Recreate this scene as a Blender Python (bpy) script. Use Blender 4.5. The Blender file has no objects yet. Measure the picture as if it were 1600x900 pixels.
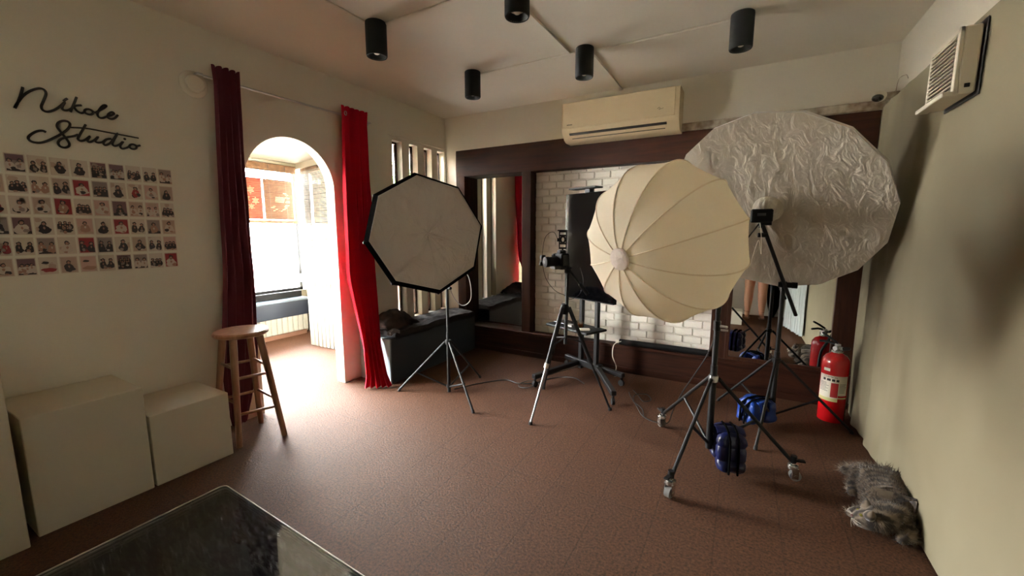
import bpy, bmesh, math, random
from mathutils import Vector, Matrix, noise
random.seed(7)
PI = math.pi
S = bpy.context.scene
COL = S.collection
# ------------------------------------------------------------------ camera
cam_d = bpy.data.cameras.new('camera'); cam = bpy.data.objects.new('camera', cam_d); COL.objects.link(cam)
F_PX = 641.0
cam_d.sensor_fit = 'HORIZONTAL'; cam_d.sensor_width = 36.0; cam_d.lens = 36.0 * F_PX / 1600.0
cam_d.clip_start = 0.02; cam_d.clip_end = 200
cam.location = (0, 0, 1.3)
PITCH, YAW = math.radians(7.817), math.radians(29.4287)
cam.rotation_euler = (PI / 2 - PITCH, 0, YAW)
S.camera = cam
# ------------------------------------------------------------------ world, light, exposure
SKY = 122.0
w = bpy.data.worlds.new('sky'); S.world = w; w.use_nodes = True
nt = w.node_tree; nt.nodes.clear()
wo = nt.nodes.new('ShaderNodeOutputWorld'); bg = nt.nodes.new('ShaderNodeBackground')
tc = nt.nodes.new('ShaderNodeTexCoord'); sx = nt.nodes.new('ShaderNodeSeparateXYZ')
rp = nt.nodes.new('ShaderNodeValToRGB')
rp.color_ramp.elements[0].position = 0.0; rp.color_ramp.elements[0].color = (1.0, .97, .91, 1)
rp.color_ramp.elements[1].position = 0.7; rp.color_ramp.elements[1].color = (.88, .94, 1.0, 1)
nt.links.new(tc.outputs['Generated'], sx.inputs[0]); nt.links.new(sx.outputs['Z'], rp.inputs[0])
nt.links.new(rp.outputs[0], bg.inputs['Color']); bg.inputs['Strength'].default_value = SKY
nt.links.new(bg.outputs[0], wo.inputs[0])

def portal(name, loc, rot, sx_, sy_):
    l = bpy.data.lights.new(name, 'AREA'); l.shape = 'RECTANGLE'; l.size = sx_; l.size_y = sy_
    l.cycles.is_portal = True
    o = bpy.data.objects.new(name, l); o.location = loc; o.rotation_euler = rot; COL.objects.link(o)
# portals only guide the renderer towards the windows; they give off nothing themselves
portal('sky_portal', (-5.11, .85, 1.32), (0, -PI / 2, 0), 1.6, 5.2)

sun_d = bpy.data.lights.new('sun', 'SUN'); sun_d.energy = 1000.0; sun_d.angle = math.radians(2); sun_d.color = (1, .95, .87)
sun = bpy.data.objects.new('sun', sun_d); COL.objects.link(sun); sun.rotation_euler = (math.radians(18), math.radians(38), 0)   # high sun behind the building, on the street only

S.view_settings.view_transform = 'Standard'; S.view_settings.look = 'None'
S.view_settings.gamma = 1.0; S.view_settings.use_curve_mapping = False
S.view_settings.exposure = 0.62
cy = S.cycles
cy.use_denoising = True
cy.max_bounces = 12; cy.diffuse_bounces = 9; cy.glossy_bounces = 5; cy.transparent_max_bounces = 10
cy.sample_clamp_indirect = 12.0; cy.caustics_reflective = False; cy.caustics_refractive = False

# ------------------------------------------------------------------ materials
def lin(c):
    return tuple(((x / 255.0) / 12.92 if x / 255.0 <= .04045 else ((x / 255.0 + .055) / 1.055) ** 2.4) for x in c)
MATS = {}
def mat(name, rgb, rough=.6, metal=0.0, spec=.5, var=None, bump=None, coat=0, trans=0, sheen=0):
    """rgb: 0-255 colour of the thing itself; var=(scale, second rgb, detail); bump=(scale, strength)"""
    if name in MATS: return MATS[name]
    m = bpy.data.materials.new(name); m.use_nodes = True; n = m.node_tree; p = n.nodes['Principled BSDF']
    c = lin(rgb) + (1,)
    p.inputs['Base Color'].default_value = c; p.inputs['Roughness'].default_value = rough
    p.inputs['Metallic'].default_value = metal; p.inputs['Specular IOR Level'].default_value = spec
    if coat: p.inputs['Coat Weight'].default_value = coat; p.inputs['Coat Roughness'].default_value = .05
    if sheen: p.inputs['Sheen Weight'].default_value = sheen
    co = None
    if var or bump: co = n.nodes.new('ShaderNodeTexCoord')
    if var:
        t = n.nodes.new('ShaderNodeTexNoise'); t.inputs['Scale'].default_value = var[0]
        t.inputs['Detail'].default_value = var[2] if len(var) > 2 else 4
        r = n.nodes.new('ShaderNodeValToRGB'); r.color_ramp.elements[0].position = .32; r.color_ramp.elements[1].position = .68
        r.color_ramp.elements[0].color = c; r.color_ramp.elements[1].color = lin(var[1]) + (1,)
        n.links.new(co.outputs['Object'], t.inputs['Vector']); n.links.new(t.outputs['Fac'], r.inputs[0])
        n.links.new(r.outputs[0], p.inputs['Base Color'])
    if bump:
        t = n.nodes.new('ShaderNodeTexNoise'); t.inputs['Scale'].default_value = bump[0]; t.inputs['Detail'].default_value = 5
        b = n.nodes.new('ShaderNodeBump'); b.inputs['Strength'].default_value = bump[1]; b.inputs['Distance'].default_value = .01
        n.links.new(co.outputs['Object'], t.inputs['Vector']); n.links.new(t.outputs['Fac'], b.inputs['Height'])
        n.links.new(b.outputs[0], p.inputs['Normal'])
    if trans:
        o = n.nodes['Material Output']; tr = n.nodes.new('ShaderNodeBsdfTranslucent'); tr.inputs['Color'].default_value = c
        mx = n.nodes.new('ShaderNodeMixShader'); mx.inputs[0].default_value = trans
        n.links.new(p.outputs[0], mx.inputs[1]); n.links.new(tr.outputs[0], mx.inputs[2]); n.links.new(mx.outputs[0], o.inputs[0])
    MATS[name] = m; return m

def wood(name, a, b, rough=.35, scale=(1.2, 14, 14), bump=.05):
    m = bpy.data.materials.new(name); m.use_nodes = True; n = m.node_tree; p = n.nodes['Principled BSDF']
    co = n.nodes.new('ShaderNodeTexCoord'); mp = n.nodes.new('ShaderNodeMapping'); mp.inputs['Scale'].default_value = scale
    t = n.nodes.new('ShaderNodeTexNoise'); t.inputs['Scale'].default_value = 2.2; t.inputs['Detail'].default_value = 7; t.inputs['Distortion'].default_value = .7
    r = n.nodes.new('ShaderNodeValToRGB'); r.color_ramp.elements[0].position = .3; r.color_ramp.elements[1].position = .7
    r.color_ramp.elements[0].color = lin(a) + (1,); r.color_ramp.elements[1].color = lin(b) + (1,)
    bp = n.nodes.new('ShaderNodeBump'); bp.inputs['Strength'].default_value = bump; bp.inputs['Distance'].default_value = .01
    L = n.links.new
    L(co.outputs['Object'], mp.inputs[0]); L(mp.outputs[0], t.inputs['Vector']); L(t.outputs['Fac'], r.inputs[0])
    L(r.outputs[0], p.inputs['Base Color']); L(t.outputs['Fac'], bp.inputs['Height']); L(bp.outputs[0], p.inputs['Normal'])
    p.inputs['Roughness'].default_value = rough; p.inputs['Specular IOR Level'].default_value = .15; return m

def carpet():
    m = bpy.data.materials.new('carpet'); m.use_nodes = True; n = m.node_tree; p = n.nodes['Principled BSDF']; L = n.links.new
    co = n.nodes.new('ShaderNodeTexCoord')
    t = n.nodes.new('ShaderNodeTexNoise'); t.inputs['Scale'].default_value = 90; t.inputs['Detail'].default_value = 9; t.inputs['Roughness'].default_value = .75
    t2 = n.nodes.new('ShaderNodeTexNoise'); t2.inputs['Scale'].default_value = 2.5; t2.inputs['Detail'].default_value = 4
    r = n.nodes.new('ShaderNodeValToRGB'); r.color_ramp.elements[0].position = .36; r.color_ramp.elements[1].position = .66
    r.color_ramp.elements[0].color = lin((34, 19, 11)) + (1,); r.color_ramp.elements[1].color = lin((108, 68, 46)) + (1,)
    r2 = n.nodes.new('ShaderNodeValToRGB'); r2.color_ramp.elements[0].color = (.82, .8, .8, 1); r2.color_ramp.elements[1].color = (1.1, 1.1, 1.1, 1)
    mx = n.nodes.new('ShaderNodeMix'); mx.data_type = 'RGBA'; mx.blend_type = 'MULTIPLY'; mx.inputs[0].default_value = 1
    bk = n.nodes.new('ShaderNodeTexBrick'); bk.offset = 0; bk.inputs['Scale'].default_value = 1
    bk.inputs['Brick Width'].default_value = .25; bk.inputs['Row Height'].default_value = 1.0
    bk.inputs['Mortar Size'].default_value = .0035; bk.inputs['Mortar Smooth'].default_value = .4
    bk.inputs['Color1'].default_value = (1, 1, 1, 1); bk.inputs['Color2'].default_value = (.94, .94, .94, 1); bk.inputs['Mortar'].default_value = (.66, .66, .66, 1)
    mp = n.nodes.new('ShaderNodeMapping'); mp.inputs['Location'].default_value = (.03, .17, 0)
    mx2 = n.nodes.new('ShaderNodeMix'); mx2.data_type = 'RGBA'; mx2.blend_type = 'MULTIPLY'; mx2.inputs[0].default_value = 1
    b1 = n.nodes.new('ShaderNodeBump'); b1.inputs['Strength'].default_value = .9; b1.inputs['Distance'].default_value = .012
    b2 = n.nodes.new('ShaderNodeBump'); b2.inputs['Strength'].default_value = .5; b2.inputs['Distance'].default_value = .006
    L(co.outputs['Object'], t.inputs['Vector']); L(co.outputs['Object'], t2.inputs['Vector']); L(co.outputs['Object'], mp.inputs[0]); L(mp.outputs[0], bk.inputs['Vector'])
    L(t.outputs['Fac'], r.inputs[0]); L(t2.outputs['Fac'], r2.inputs[0]); L(r.outputs[0], mx.inputs[6]); L(r2.outputs[0], mx.inputs[7])
    L(mx.outputs[2], mx2.inputs[6]); L(bk.outputs['Color'], mx2.inputs[7]); L(mx2.outputs[2], p.inputs['Base Color'])
    L(t.outputs['Fac'], b1.inputs['Height']); L(bk.outputs['Color'], b2.inputs['Height']); L(b1.outputs[0], b2.inputs['Normal']); L(b2.outputs[0], p.inputs['Normal'])
    p.inputs['Roughness'].default_value = .75; p.inputs['Specular IOR Level'].default_value = .42; p.inputs['Specular Tint'].default_value = (.95, .66, .47, 1)
    return m

def pane_mat(name, tint=(1, 1, 1), refl=.5):
    m = bpy.data.materials.new(name); m.use_nodes = True; n = m.node_tree; n.nodes.clear(); L = n.links.new
    o = n.nodes.new('ShaderNodeOutputMaterial'); tr = n.nodes.new('ShaderNodeBsdfTransparent'); tr.inputs['Color'].default_value = tint + (1,)
    g = n.nodes.new('ShaderNodeBsdfGlossy'); g.inputs['Roughness'].default_value = .02
    fr = n.nodes.new('ShaderNodeFresnel'); fr.inputs['IOR'].default_value = 1.3
    mx = n.nodes.new('ShaderNodeMixShader'); L(fr.outputs[0], mx.inputs[0]); L(tr.outputs[0], mx.inputs[1]); L(g.outputs[0], mx.inputs[2]); L(mx.outputs[0], o.inputs[0])
    return m

def fur_mat(name, a, b, c):
    m = bpy.data.materials.new(name); m.use_nodes = True; n = m.node_tree; p = n.nodes['Principled BSDF']; L = n.links.new
    co = n.nodes.new('ShaderNodeTexCoord')
    wv = n.nodes.new('ShaderNodeTexWave'); wv.inputs['Scale'].default_value = 8; wv.inputs['Distortion'].default_value = 6; wv.inputs['Detail'].default_value = 5; wv.inputs['Detail Scale'].default_value = 2.5; wv.bands_direction = 'Y'
    r = n.nodes.new('ShaderNodeValToRGB'); e = r.color_ramp.elements
    e[0].position = .15; e[0].color = lin(a) + (1,); e[1].position = .85; e[1].color = lin(c) + (1,)
    k = e.new(.5); k.color = lin(b) + (1,)
    L(co.outputs['Object'], wv.inputs['Vector']); L(wv.outputs['Fac'], r.inputs[0]); L(r.outputs[0], p.inputs['Base Color'])
    p.inputs['Roughness'].default_value = .9; p.inputs['Sheen Weight'].default_value = .3; return m

M = dict(
    wall=mat('wall_paint', (221, 215, 200), .8, var=(1.1, (213, 207, 191)), bump=(18, .05)),
    ceil=mat('ceiling_paint', (228, 223, 210), .85, var=(1.3, (220, 214, 200)), bump=(6, .06)),
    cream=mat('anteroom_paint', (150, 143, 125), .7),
    carpet=carpet(),
    wood=wood('dark_wood', (32, 15, 9), (60, 31, 20), .55),
    woodv=wood('dark_wood_upright', (38, 20, 13), (66, 37, 25), .55, scale=(14, 14, 1.2)),
    brick=mat('white_brick', (226, 220, 208), .7, bump=(40, .35)),
    mirror=mat('mirror_silver', (232, 234, 232), .01, metal=1),
    white=mat('white_laminate', (204, 196, 176), .55, var=(1.5, (197, 188, 168))),
    plast=mat('white_plastic', (222, 214, 196), .45),
    acplast=mat('aged_plastic', (214, 196, 160), .4, var=(2, (206, 188, 152))),
    black=mat('black_metal', (9, 9, 10), .5, spec=.35),
    blackm=mat('matte_black', (9, 9, 10), .6, spec=.25),
    blackf=mat('black_fabric', (5, 5, 5), .9, spec=.02, bump=(60, .2)),
    steel=mat('steel', (190, 190, 188), .3, metal=1),
    chrome=mat('chrome', (225, 225, 222), .22, metal=1),
    red=mat('red_curtain_cloth', (188, 14, 42), .75, spec=.15, trans=.3, bump=(30, .1)),
    maroon=mat('maroon_curtain_cloth', (100, 32, 46), .75, trans=.05, bump=(30, .1)),
    screen=mat('screen_glass', (4, 4, 5), .06, coat=1),
    stool=wood('stool_wood', (128, 94, 74), (156, 120, 96), .4, (14, 14, 2)),
    difg=mat('grey_diffuser', (190, 180, 170), .85, trans=.06),
    difw=mat('white_diffuser', (206, 197, 180), .8, trans=.25),
    lantern=mat('cream_lantern_fabric', (252, 244, 224), .8, trans=.42),
    seam=mat('seam_tape', (238, 224, 198), .8),
    extr=mat('extinguisher_red', (186, 14, 22), .25, coat=.5),
    paper=mat('label_paper', (226, 220, 204), .6),
    ink=mat('dark_ink', (30, 26, 26), .6),
    redink=mat('red_ink', (170, 40, 44), .6),
    yell=mat('yellow_green_band', (206, 204, 140), .6),
    blue=mat('blue_nylon', (22, 58, 138), .38, bump=(16, .5)),
    navy=mat('navy_nylon', (12, 20, 62), .35, bump=(16, .6)),
    skin=mat('skin', (196, 142, 112), .55),
    hair=mat('dark_hair', (28, 20, 17), .5),
    phone=mat('phone_black', (14, 14, 16), .2),
    rubber=mat('rubber', (24, 24, 24), .8),
    cable=mat('black_cable', (16, 15, 15), .5),
    gcable=mat('grey_cable', (150, 146, 140), .5),
    slate=mat('bench_slate', (48, 54, 60), .55),
    cloth=mat('dark_bench_cloth', (40, 36, 35), .9, bump=(14, .5)),
    canvas=mat('cream_backdrop', (130, 122, 98), .8, var=(1.2, (118, 108, 84))),
    pale=mat('pale_curtain_cloth', (214, 220, 218), .8, trans=.2),
    bamboo=mat('bamboo', (78, 55, 36), .7, spec=.1, var=(20, (98, 72, 48))),
    pbamboo=mat('pale_bamboo', (104, 98, 88), .7, spec=.1, trans=.01, var=(20, (126, 118, 104))),
    ctop=mat('counter_wood', (150, 112, 60), .5, var=(6, (136, 98, 50))),
    sill=mat('dark_sill', (26, 32, 46), .3),
    ribs=mat('white_ribbed_panel', (170, 168, 158), .6),
    pane=pane_mat('window_pane'),
    rdecal=mat('red_film', (112, 16, 14), .8, spec=.05),
    bdecal=mat('brown_film', (66, 42, 32), .8, spec=.05),
    wdecal=mat('pale_film', (150, 116, 92), .8, spec=.05),
    concrete=mat('pavement', (186, 182, 174), .9, var=(3, (170, 166, 158))),
    house=mat('house_paint', (226, 222, 214), .9),
    leaf=mat('leaves', (52, 84, 34), .6, var=(9, (84, 116, 52)), trans=.2),
    bark=mat('bark', (84, 62, 46), .9),
    awn=mat('red_awning', (196, 62, 44), .6),
    leather=mat('tan_leather', (120, 84, 60), .6),
    amber=mat('amber_wax', (150, 90, 50), .2, coat=.6),
    old=mat('worn_white_paint', (206, 196, 176), .7, var=(14, (120, 100, 80), 6), bump=(20, .4)),
    green=mat('green_light', (90, 200, 90), .4),
)
# clear floor sheet: dielectric gloss over a see-through body
def sheet_mat():
    m = bpy.data.materials.new('clear_acrylic'); m.use_nodes = True; n = m.node_tree; n.nodes.clear(); L = n.links.new
    o = n.nodes.new('ShaderNodeOutputMaterial'); tr = n.nodes.new('ShaderNodeBsdfTransparent'); tr.inputs['Color'].default_value = (.55, .56, .57, 1)
    g = n.nodes.new('ShaderNodeBsdfGlossy')
    co = n.nodes.new('ShaderNodeTexCoord'); mp = n.nodes.new('ShaderNodeMapping'); mp.inputs['Scale'].default_value = (5, 26, 1); mp.inputs['Rotation'].default_value = (0, 0, .5)
    t = n.nodes.new('ShaderNodeTexNoise'); t.inputs['Scale'].default_value = 3; t.inputs['Detail'].default_value = 8; t.inputs['Distortion'].default_value = 1.5
    r = n.nodes.new('ShaderNodeMapRange'); r.inputs[1].default_value = .52; r.inputs[2].default_value = .75; r.inputs[3].default_value = .03; r.inputs[4].default_value = .3
    fr = n.nodes.new('ShaderNodeFresnel'); fr.inputs['IOR'].default_value = 1.6
    mx = n.nodes.new('ShaderNodeMixShader')
    L(co.outputs['Object'], mp.inputs[0]); L(mp.outputs[0], t.inputs['Vector']); L(t.outputs['Fac'], r.inputs[0]); L(r.outputs[0], g.inputs['Roughness'])
    r2 = n.nodes.new('ShaderNodeMapRange'); r2.inputs[1].default_value = .45; r2.inputs[2].default_value = .8; r2.inputs[3].default_value = .03; r2.inputs[4].default_value = .22
    df = n.nodes.new('ShaderNodeBsdfDiffuse'); df.inputs['Color'].default_value = (.42, .43, .44, 1); m0 = n.nodes.new('ShaderNodeMixShader')
    L(t.outputs['Fac'], r2.inputs[0]); L(r2.outputs[0], m0.inputs[0]); L(tr.outputs[0], m0.inputs[1]); L(df.outputs[0], m0.inputs[2])
    L(fr.outputs[0], mx.inputs[0]); L(m0.outputs[0], mx.inputs[1]); L(g.outputs[0], mx.inputs[2]); L(mx.outputs[0], o.inputs[0])
    return m
M['sheet'] = sheet_mat()
M['glass'] = pane_mat('jar_glass', (.9, .88, .85))

# wrinkled white diffuser cloth
def wrinkle(m, sc=(14, 14, 3), st=.5):
    n = m.node_tree; L = n.links.new; p = n.nodes['Principled BSDF']
    co = n.nodes.new('ShaderNodeTexCoord'); mp = n.nodes.new('ShaderNodeMapping'); mp.inputs['Scale'].default_value = sc
    t = n.nodes.new('ShaderNodeTexNoise'); t.inputs['Scale'].default_value = 1.6; t.inputs['Detail'].default_value = 6; t.inputs['Distortion'].default_value = 1.2
    b = n.nodes.new('ShaderNodeBump'); b.inputs['Strength'].default_value = st; b.inputs['Distance'].default_value = .04
    L(co.outputs['Object'], mp.inputs[0]); L(mp.outputs[0], t.inputs['Vector']); L(t.outputs['Fac'], b.inputs['Height']); L(b.outputs[0], p.inputs['Normal'])
wrinkle(M['difw'], (10, 10, 3.2), .75); wrinkle(M['difg'], (5, 5, 4), .7)

# ------------------------------------------------------------------ mesh helpers
def V(*a): return Vector(a if len(a) > 1 else a[0])
def frame(d):
    d = V(d).normalized(); a = V(0, 0, 1) if abs(d.z) < .95 else V(1, 0, 0)
    u = a.cross(d).normalized(); return u, d.cross(u), d
def cat_rom(P, k=6, closed=False):
    P = [V(p) for p in P]; n = len(P); out = []
    rng = range(n if closed else n - 1)
    for i in rng:
        p1, p2 = P[i], P[(i + 1) % n]
        p0 = P[i - 1] if (i > 0 or closed) else p1; p3 = P[(i + 2) % n] if (i + 2 < n or closed) else p2
        for j in range(k):
            t = j / k
            out.append(.5 * ((2 * p1) + (p2 - p0) * t + (2 * p0 - 5 * p1 + 4 * p2 - p3) * t * t + (3 * p1 - p0 - 3 * p2 + p3) * t ** 3))
    if not closed: out.append(P[-1])
    return out

class MB:
    def __init__(s): s.v, s.f, s.m, s.mi = [], [], [], 0
    def use(s, i): s.mi = i; return s
    def add(s, vs, fs):
        o = len(s.v); s.v += [V(p) for p in vs]; s.f += [[o + i for i in f] for f in fs]; s.m += [s.mi] * len(fs); return s
    def obox(s, c, half, axes=None, b=0.0):
        c = V(c); A = axes or (V(1, 0, 0), V(0, 1, 0), V(0, 0, 1)); A = [V(a) for a in A]; h = half
        def P(x, y, z): return c + A[0] * x + A[1] * y + A[2] * z
        if b <= 0:
            vs = [P(x * h[0], y * h[1], z * h[2]) for x in (-1, 1) for y in (-1, 1) for z in (-1, 1)]
            return s.add(vs, [(0, 1, 3, 2), (4, 6, 7, 5), (0, 4, 5, 1), (2, 3, 7, 6), (0, 2, 6, 4), (1, 5, 7, 3)])
        b = min(b, min(h) * .95); vs = []; idx = {}
        for x in (-1, 1):
            for y in (-1, 1):
                for z in (-1, 1):
                    sg = (x, y, z)
                    for a in range(3):
                        q = [sg[i] * (h[i] if i == a else h[i] - b) for i in range(3)]
                        idx[(x, y, z, a)] = len(vs); vs.append(P(*q))
        fs = []
        for a in range(3):
            o1, o2 = [i for i in range(3) if i != a]
            for sa in (-1, 1):
                f = []
                for q1, q2 in ((-1, -1), (1, -1), (1, 1), (-1, 1)):
                    k = [0, 0, 0]; k[a] = sa; k[o1] = q1; k[o2] = q2; f.append(idx[(*k, a)])
                fs.append(f)
            for q1 in (-1, 1):          # edges parallel to axis a
                for q2 in (-1, 1):
                    k0 = [0, 0, 0]; k0[o1] = q1; k0[o2] = q2; k1 = k0[:]; k0[a] = -1; k1[a] = 1
                    fs.append([idx[(*k0, o1)], idx[(*k1, o1)], idx[(*k1, o2)], idx[(*k0, o2)]])
        for x in (-1, 1):
            for y in (-1, 1):
                for z in (-1, 1): fs.append([idx[(x, y, z, a)] for a in range(3)])
        return s.add(vs, fs)
    def box(s, x0, x1, y0, y1, z0, z1, b=0.0):
        return s.obox(((x0 + x1) / 2, (y0 + y1) / 2, (z0 + z1) / 2), (abs(x1 - x0) / 2, abs(y1 - y0) / 2, abs(z1 - z0) / 2), None, b)
    def tube(s, pts, r, n=10, closed=False, flat=1.0):
        P = [V(p) for p in pts]; k = len(P); R = r if isinstance(r, (list, tuple)) else [r] * k
        u, v, _ = frame((P[1] - P[0])); vs = []
        for i in range(k):
            if closed: d = P[(i + 1) % k] - P[i - 1]
            else: d = P[min(i + 1, k - 1)] - P[max(i - 1, 0)]
            if d.length < 1e-9: d = V(0, 0, 1)
            d.normalize(); u = (u - d * u.dot(d))
            if u.length < 1e-6: u = frame(d)[0]
            u.normalize(); v = d.cross(u)
            for j in range(n):
                a = 2 * PI * j / n; vs.append(P[i] + (u * math.cos(a) + v * math.sin(a) * flat) * R[i])
        fs = []
        for i in range(k if closed else k - 1):
            for j in range(n):
                i2 = (i + 1) % k; fs.append((i * n + j, i * n + (j + 1) % n, i2 * n + (j + 1) % n, i2 * n + j))
        if not closed: fs += [tuple(range(n - 1, -1, -1)), tuple((k - 1) * n + j for j in range(n))]
        return s.add(vs, fs)
    def cyl(s, a, b, r, n=16, r2=None): return s.tube([a, b], [r, r if r2 is None else r2], n)
    def lathe(s, prof, c=(0, 0, 0), axis=(0, 0, 1), n=28, caps=True):
        u, v, d = frame(axis) if tuple(axis) != (0, 0, 1) else (V(1, 0, 0), V(0, 1, 0), V(0, 0, 1)); c = V(c); vs = []
        for r, z in prof:
            for j in range(n):
                a = 2 * PI * j / n; vs.append(c + d * z + (u * math.cos(a) + v * math.sin(a)) * max(r, 1e-4))
        fs = [(i * n + j, i * n + (j + 1) % n, (i + 1) * n + (j + 1) % n, (i + 1) * n + j) for i in range(len(prof) - 1) for j in range(n)]
        if caps: fs += [tuple(range(n - 1, -1, -1)), tuple((len(prof) - 1) * n + j for j in range(n))]
        return s.add(vs, fs)
    def prism(s, poly, off):
        off = V(off); n = len(poly); vs = [V(p) for p in poly] + [V(p) + off for p in poly]
        return s.add(vs, [tuple(range(n)), tuple(range(2 * n - 1, n - 1, -1))] + [(i, (i + 1) % n, n + (i + 1) % n, n + i) for i in range(n)])
    def grid(s, fn, nu, nv, cu=False):
        vs = [fn(i / (nu if cu else nu - 1), j / (nv - 1)) for j in range(nv) for i in range(nu)]
        return s.add(vs, [(j * nu + i, j * nu + (i + 1) % nu, (j + 1) * nu + (i + 1) % nu, (j + 1) * nu + i) for j in range(nv - 1) for i in range(nu if cu else nu - 1)])
    def sheet(s, fn, nu, nv, th):
        """closed thin sheet: front fn(u,v), back pushed along th vector"""
        th = V(th); a = [V(fn(i / (nu - 1), j / (nv - 1))) for j in range(nv) for i in range(nu)]; N = nu * nv
        q = lambda i, j: j * nu + i
        fs = []
        for j in range(nv - 1):
            for i in range(nu - 1):
                f = (q(i, j), q(i + 1, j), q(i + 1, j + 1), q(i, j + 1)); fs.append(f); fs.append(tuple(N + k for k in reversed(f)))
        for i in range(nu - 1):
            for j in (0, nv - 1): fs.append((q(i, j), q(i + 1, j), N + q(i + 1, j), N + q(i, j)))
        for j in range(nv - 1):
            for i in (0, nu - 1): fs.append((q(i, j), q(i, j + 1), N + q(i, j + 1), N + q(i, j)))
        return s.add(a + [p + th for p in a], fs)
    def blob(s, c, rad, amp=0.0, freq=3.0, seed=0, nu=24, nv=14, axes=None):
        c = V(c); A = [V(a) for a in (axes or ((1, 0, 0), (0, 1, 0), (0, 0, 1)))]
        def fn(u, v):
            th = PI * (.5 / nv + v * (1 - 1 / nv)); ph = 2 * PI * u
            d = V(math.sin(th) * math.cos(ph), math.sin(th) * math.sin(ph), math.cos(th))
            k = 1 + amp * noise.noise(d * freq + V(seed, seed * 1.7, 0))
            return c + A[0] * d.x * rad[0] * k + A[1] * d.y * rad[1] * k + A[2] * d.z * rad[2] * k
        o = len(s.v); s.grid(fn, nu, nv, cu=True)
        s.f += [[o + i for i in range(nu)][::-1], [o + (nv - 1) * nu + i for i in range(nu)]]; s.m += [s.mi] * 2
        return s
    def text(s, txt, size, place, depth=.0008):
        cu = bpy.data.curves.new('t', 'FONT'); cu.body = txt; cu.size = size; cu.align_x = 'CENTER'; cu.resolution_u = 2
        o = bpy.data.objects.new('t', cu); COL.objects.link(o)
        me = bpy.data.meshes.new_from_object(o.evaluated_get(bpy.context.evaluated_depsgraph_get()))
        bpy.data.objects.remove(o); bpy.data.curves.remove(cu)
        s.add([place(v.co.x, v.co.y) for v in me.vertices], [tuple(p.vertices) for p in me.polygons]); bpy.data.meshes.remove(me)
        return s
ORG = {}
def link_mesh(name, mb, mats, parent=None, origin=None, smooth=35, recalc=True):
    me = bpy.data.meshes.new(name)
    if parent is not None: org = ORG[parent.name]
    elif origin is not None: org = V(origin)
    else:
        xs = [p.x for p in mb.v]; ys = [p.y for p in mb.v]; zs = [p.z for p in mb.v]
        org = V((min(xs) + max(xs)) / 2, (min(ys) + max(ys)) / 2, min(zs))
    me.from_pydata([p - org for p in mb.v], [], mb.f)
    for m in (mats if isinstance(mats, (list, tuple)) else [mats]): me.materials.append(M[m] if isinstance(m, str) else m)
    for p, i in zip(me.polygons, mb.m): p.material_index = i
    if recalc:
        b = bmesh.new(); b.from_mesh(me); bmesh.ops.recalc_face_normals(b, faces=b.faces[:]); b.to_mesh(me); b.free()
    if smooth:
        for p in me.polygons: p.use_smooth = True
        me.set_sharp_from_angle(angle=math.radians(smooth))
    me.update()
    o = bpy.data.objects.new(name, me); COL.objects.link(o); ORG[o.name] = org
    if parent is not None: o.parent = parent
    else: o.location = org
    return o
def props(o, label=None, cat=None, group=None, kind=None):
    if label: o['label'] = label
    if cat: o['category'] = cat
    if group: o['group'] = group
    if kind: o['kind'] = kind
    return o
def thing(name, label, cat, loc, group=None):
    o = bpy.data.objects.new(name, None); o.empty_display_size = .05; COL.objects.link(o); o.location = loc; ORG[o.name] = V(loc)
    return props(o, label, cat, group)
def part(name, mb, mats, parent, label=None, smooth=35): return props(link_mesh(name, mb, mats, parent, smooth=smooth), label)
def solo(name, mb, mats, label, cat, group=None, kind=None, smooth=35, origin=None):
    return props(link_mesh(name, mb, mats, None, origin, smooth), label, cat, group, kind)
def struct(name, mb, mats, smooth=30): return props(link_mesh(name, mb, mats, None, (0, 0, 0), smooth), kind='structure')

# pixel ray of the photograph's camera, used to carry measured outlines on to real planes of the room
_F = V(-math.sin(YAW) * math.cos(PITCH), math.cos(YAW) * math.cos(PITCH), -math.sin(PITCH)); _R = V(math.cos(YAW), math.sin(YAW), 0); _U = _R.cross(_F)
def on(x, y, ax, val):
    d = _F * F_PX + _R * (x - 800) + _U * (450 - y); e = V(0, 0, 1.3); t = (val - e[ax]) / d[ax]; return e + d * t

# ------------------------------------------------------------------ room shell
LX, BY, RX, WX, CZ, RY = -2.941, 3.718, .72, .80, 2.52, -.50
AX, AZ = -5.0, 2.14                      # anteroom window wall, anteroom ceiling
T = .10
struct('floor', MB().box(LX - T, WX + .1, RY - .1, BY + .3, -.08, 0).box(-5.1, LX - T, -2.0, 3.5, -.08, 0), 'carpet')
struct('ceiling', MB().box(LX - .1, WX + .1, RY - .1, BY + .2, CZ, CZ + .1), 'ceil')
wl = MB()
T = .10
A0, A1, AC, AR = 1.575, 2.265, 1.92, .345; SPR = 1.635
wl.box(LX - T, LX, -2.0, A0, 0, CZ); wl.box(LX - T, LX, A1, 2.923, 0, CZ)
NA = 28
arc = [V(LX, AC - AR * math.cos(PI * i / NA), SPR + AR * math.sin(PI * i / NA)) for i in range(NA + 1)]
for i in range(NA):
    a, b = arc[i], arc[i + 1]
    wl.prism([a, b, V(LX, b.y, CZ), V(LX, a.y, CZ)], (-T, 0, 0))
SL = [(2.923, 3.05), (3.151, 3.268), (3.365, 3.485), (3.577, 3.69)]
wl.box(LX - T, LX, 2.923, BY + .2, 2.155, CZ); wl.box(LX - T, LX, 2.923, BY + .2, 0, .43)
yy = 2.923
for a, b in SL:
    if a > yy: wl.box(LX - T, LX, yy, a, .43, 2.155)
    yy = b
wl.box(LX - T, LX, yy, BY + .2, .43, 2.155)
struct('wall_left', wl, 'wall', smooth=0)
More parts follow.
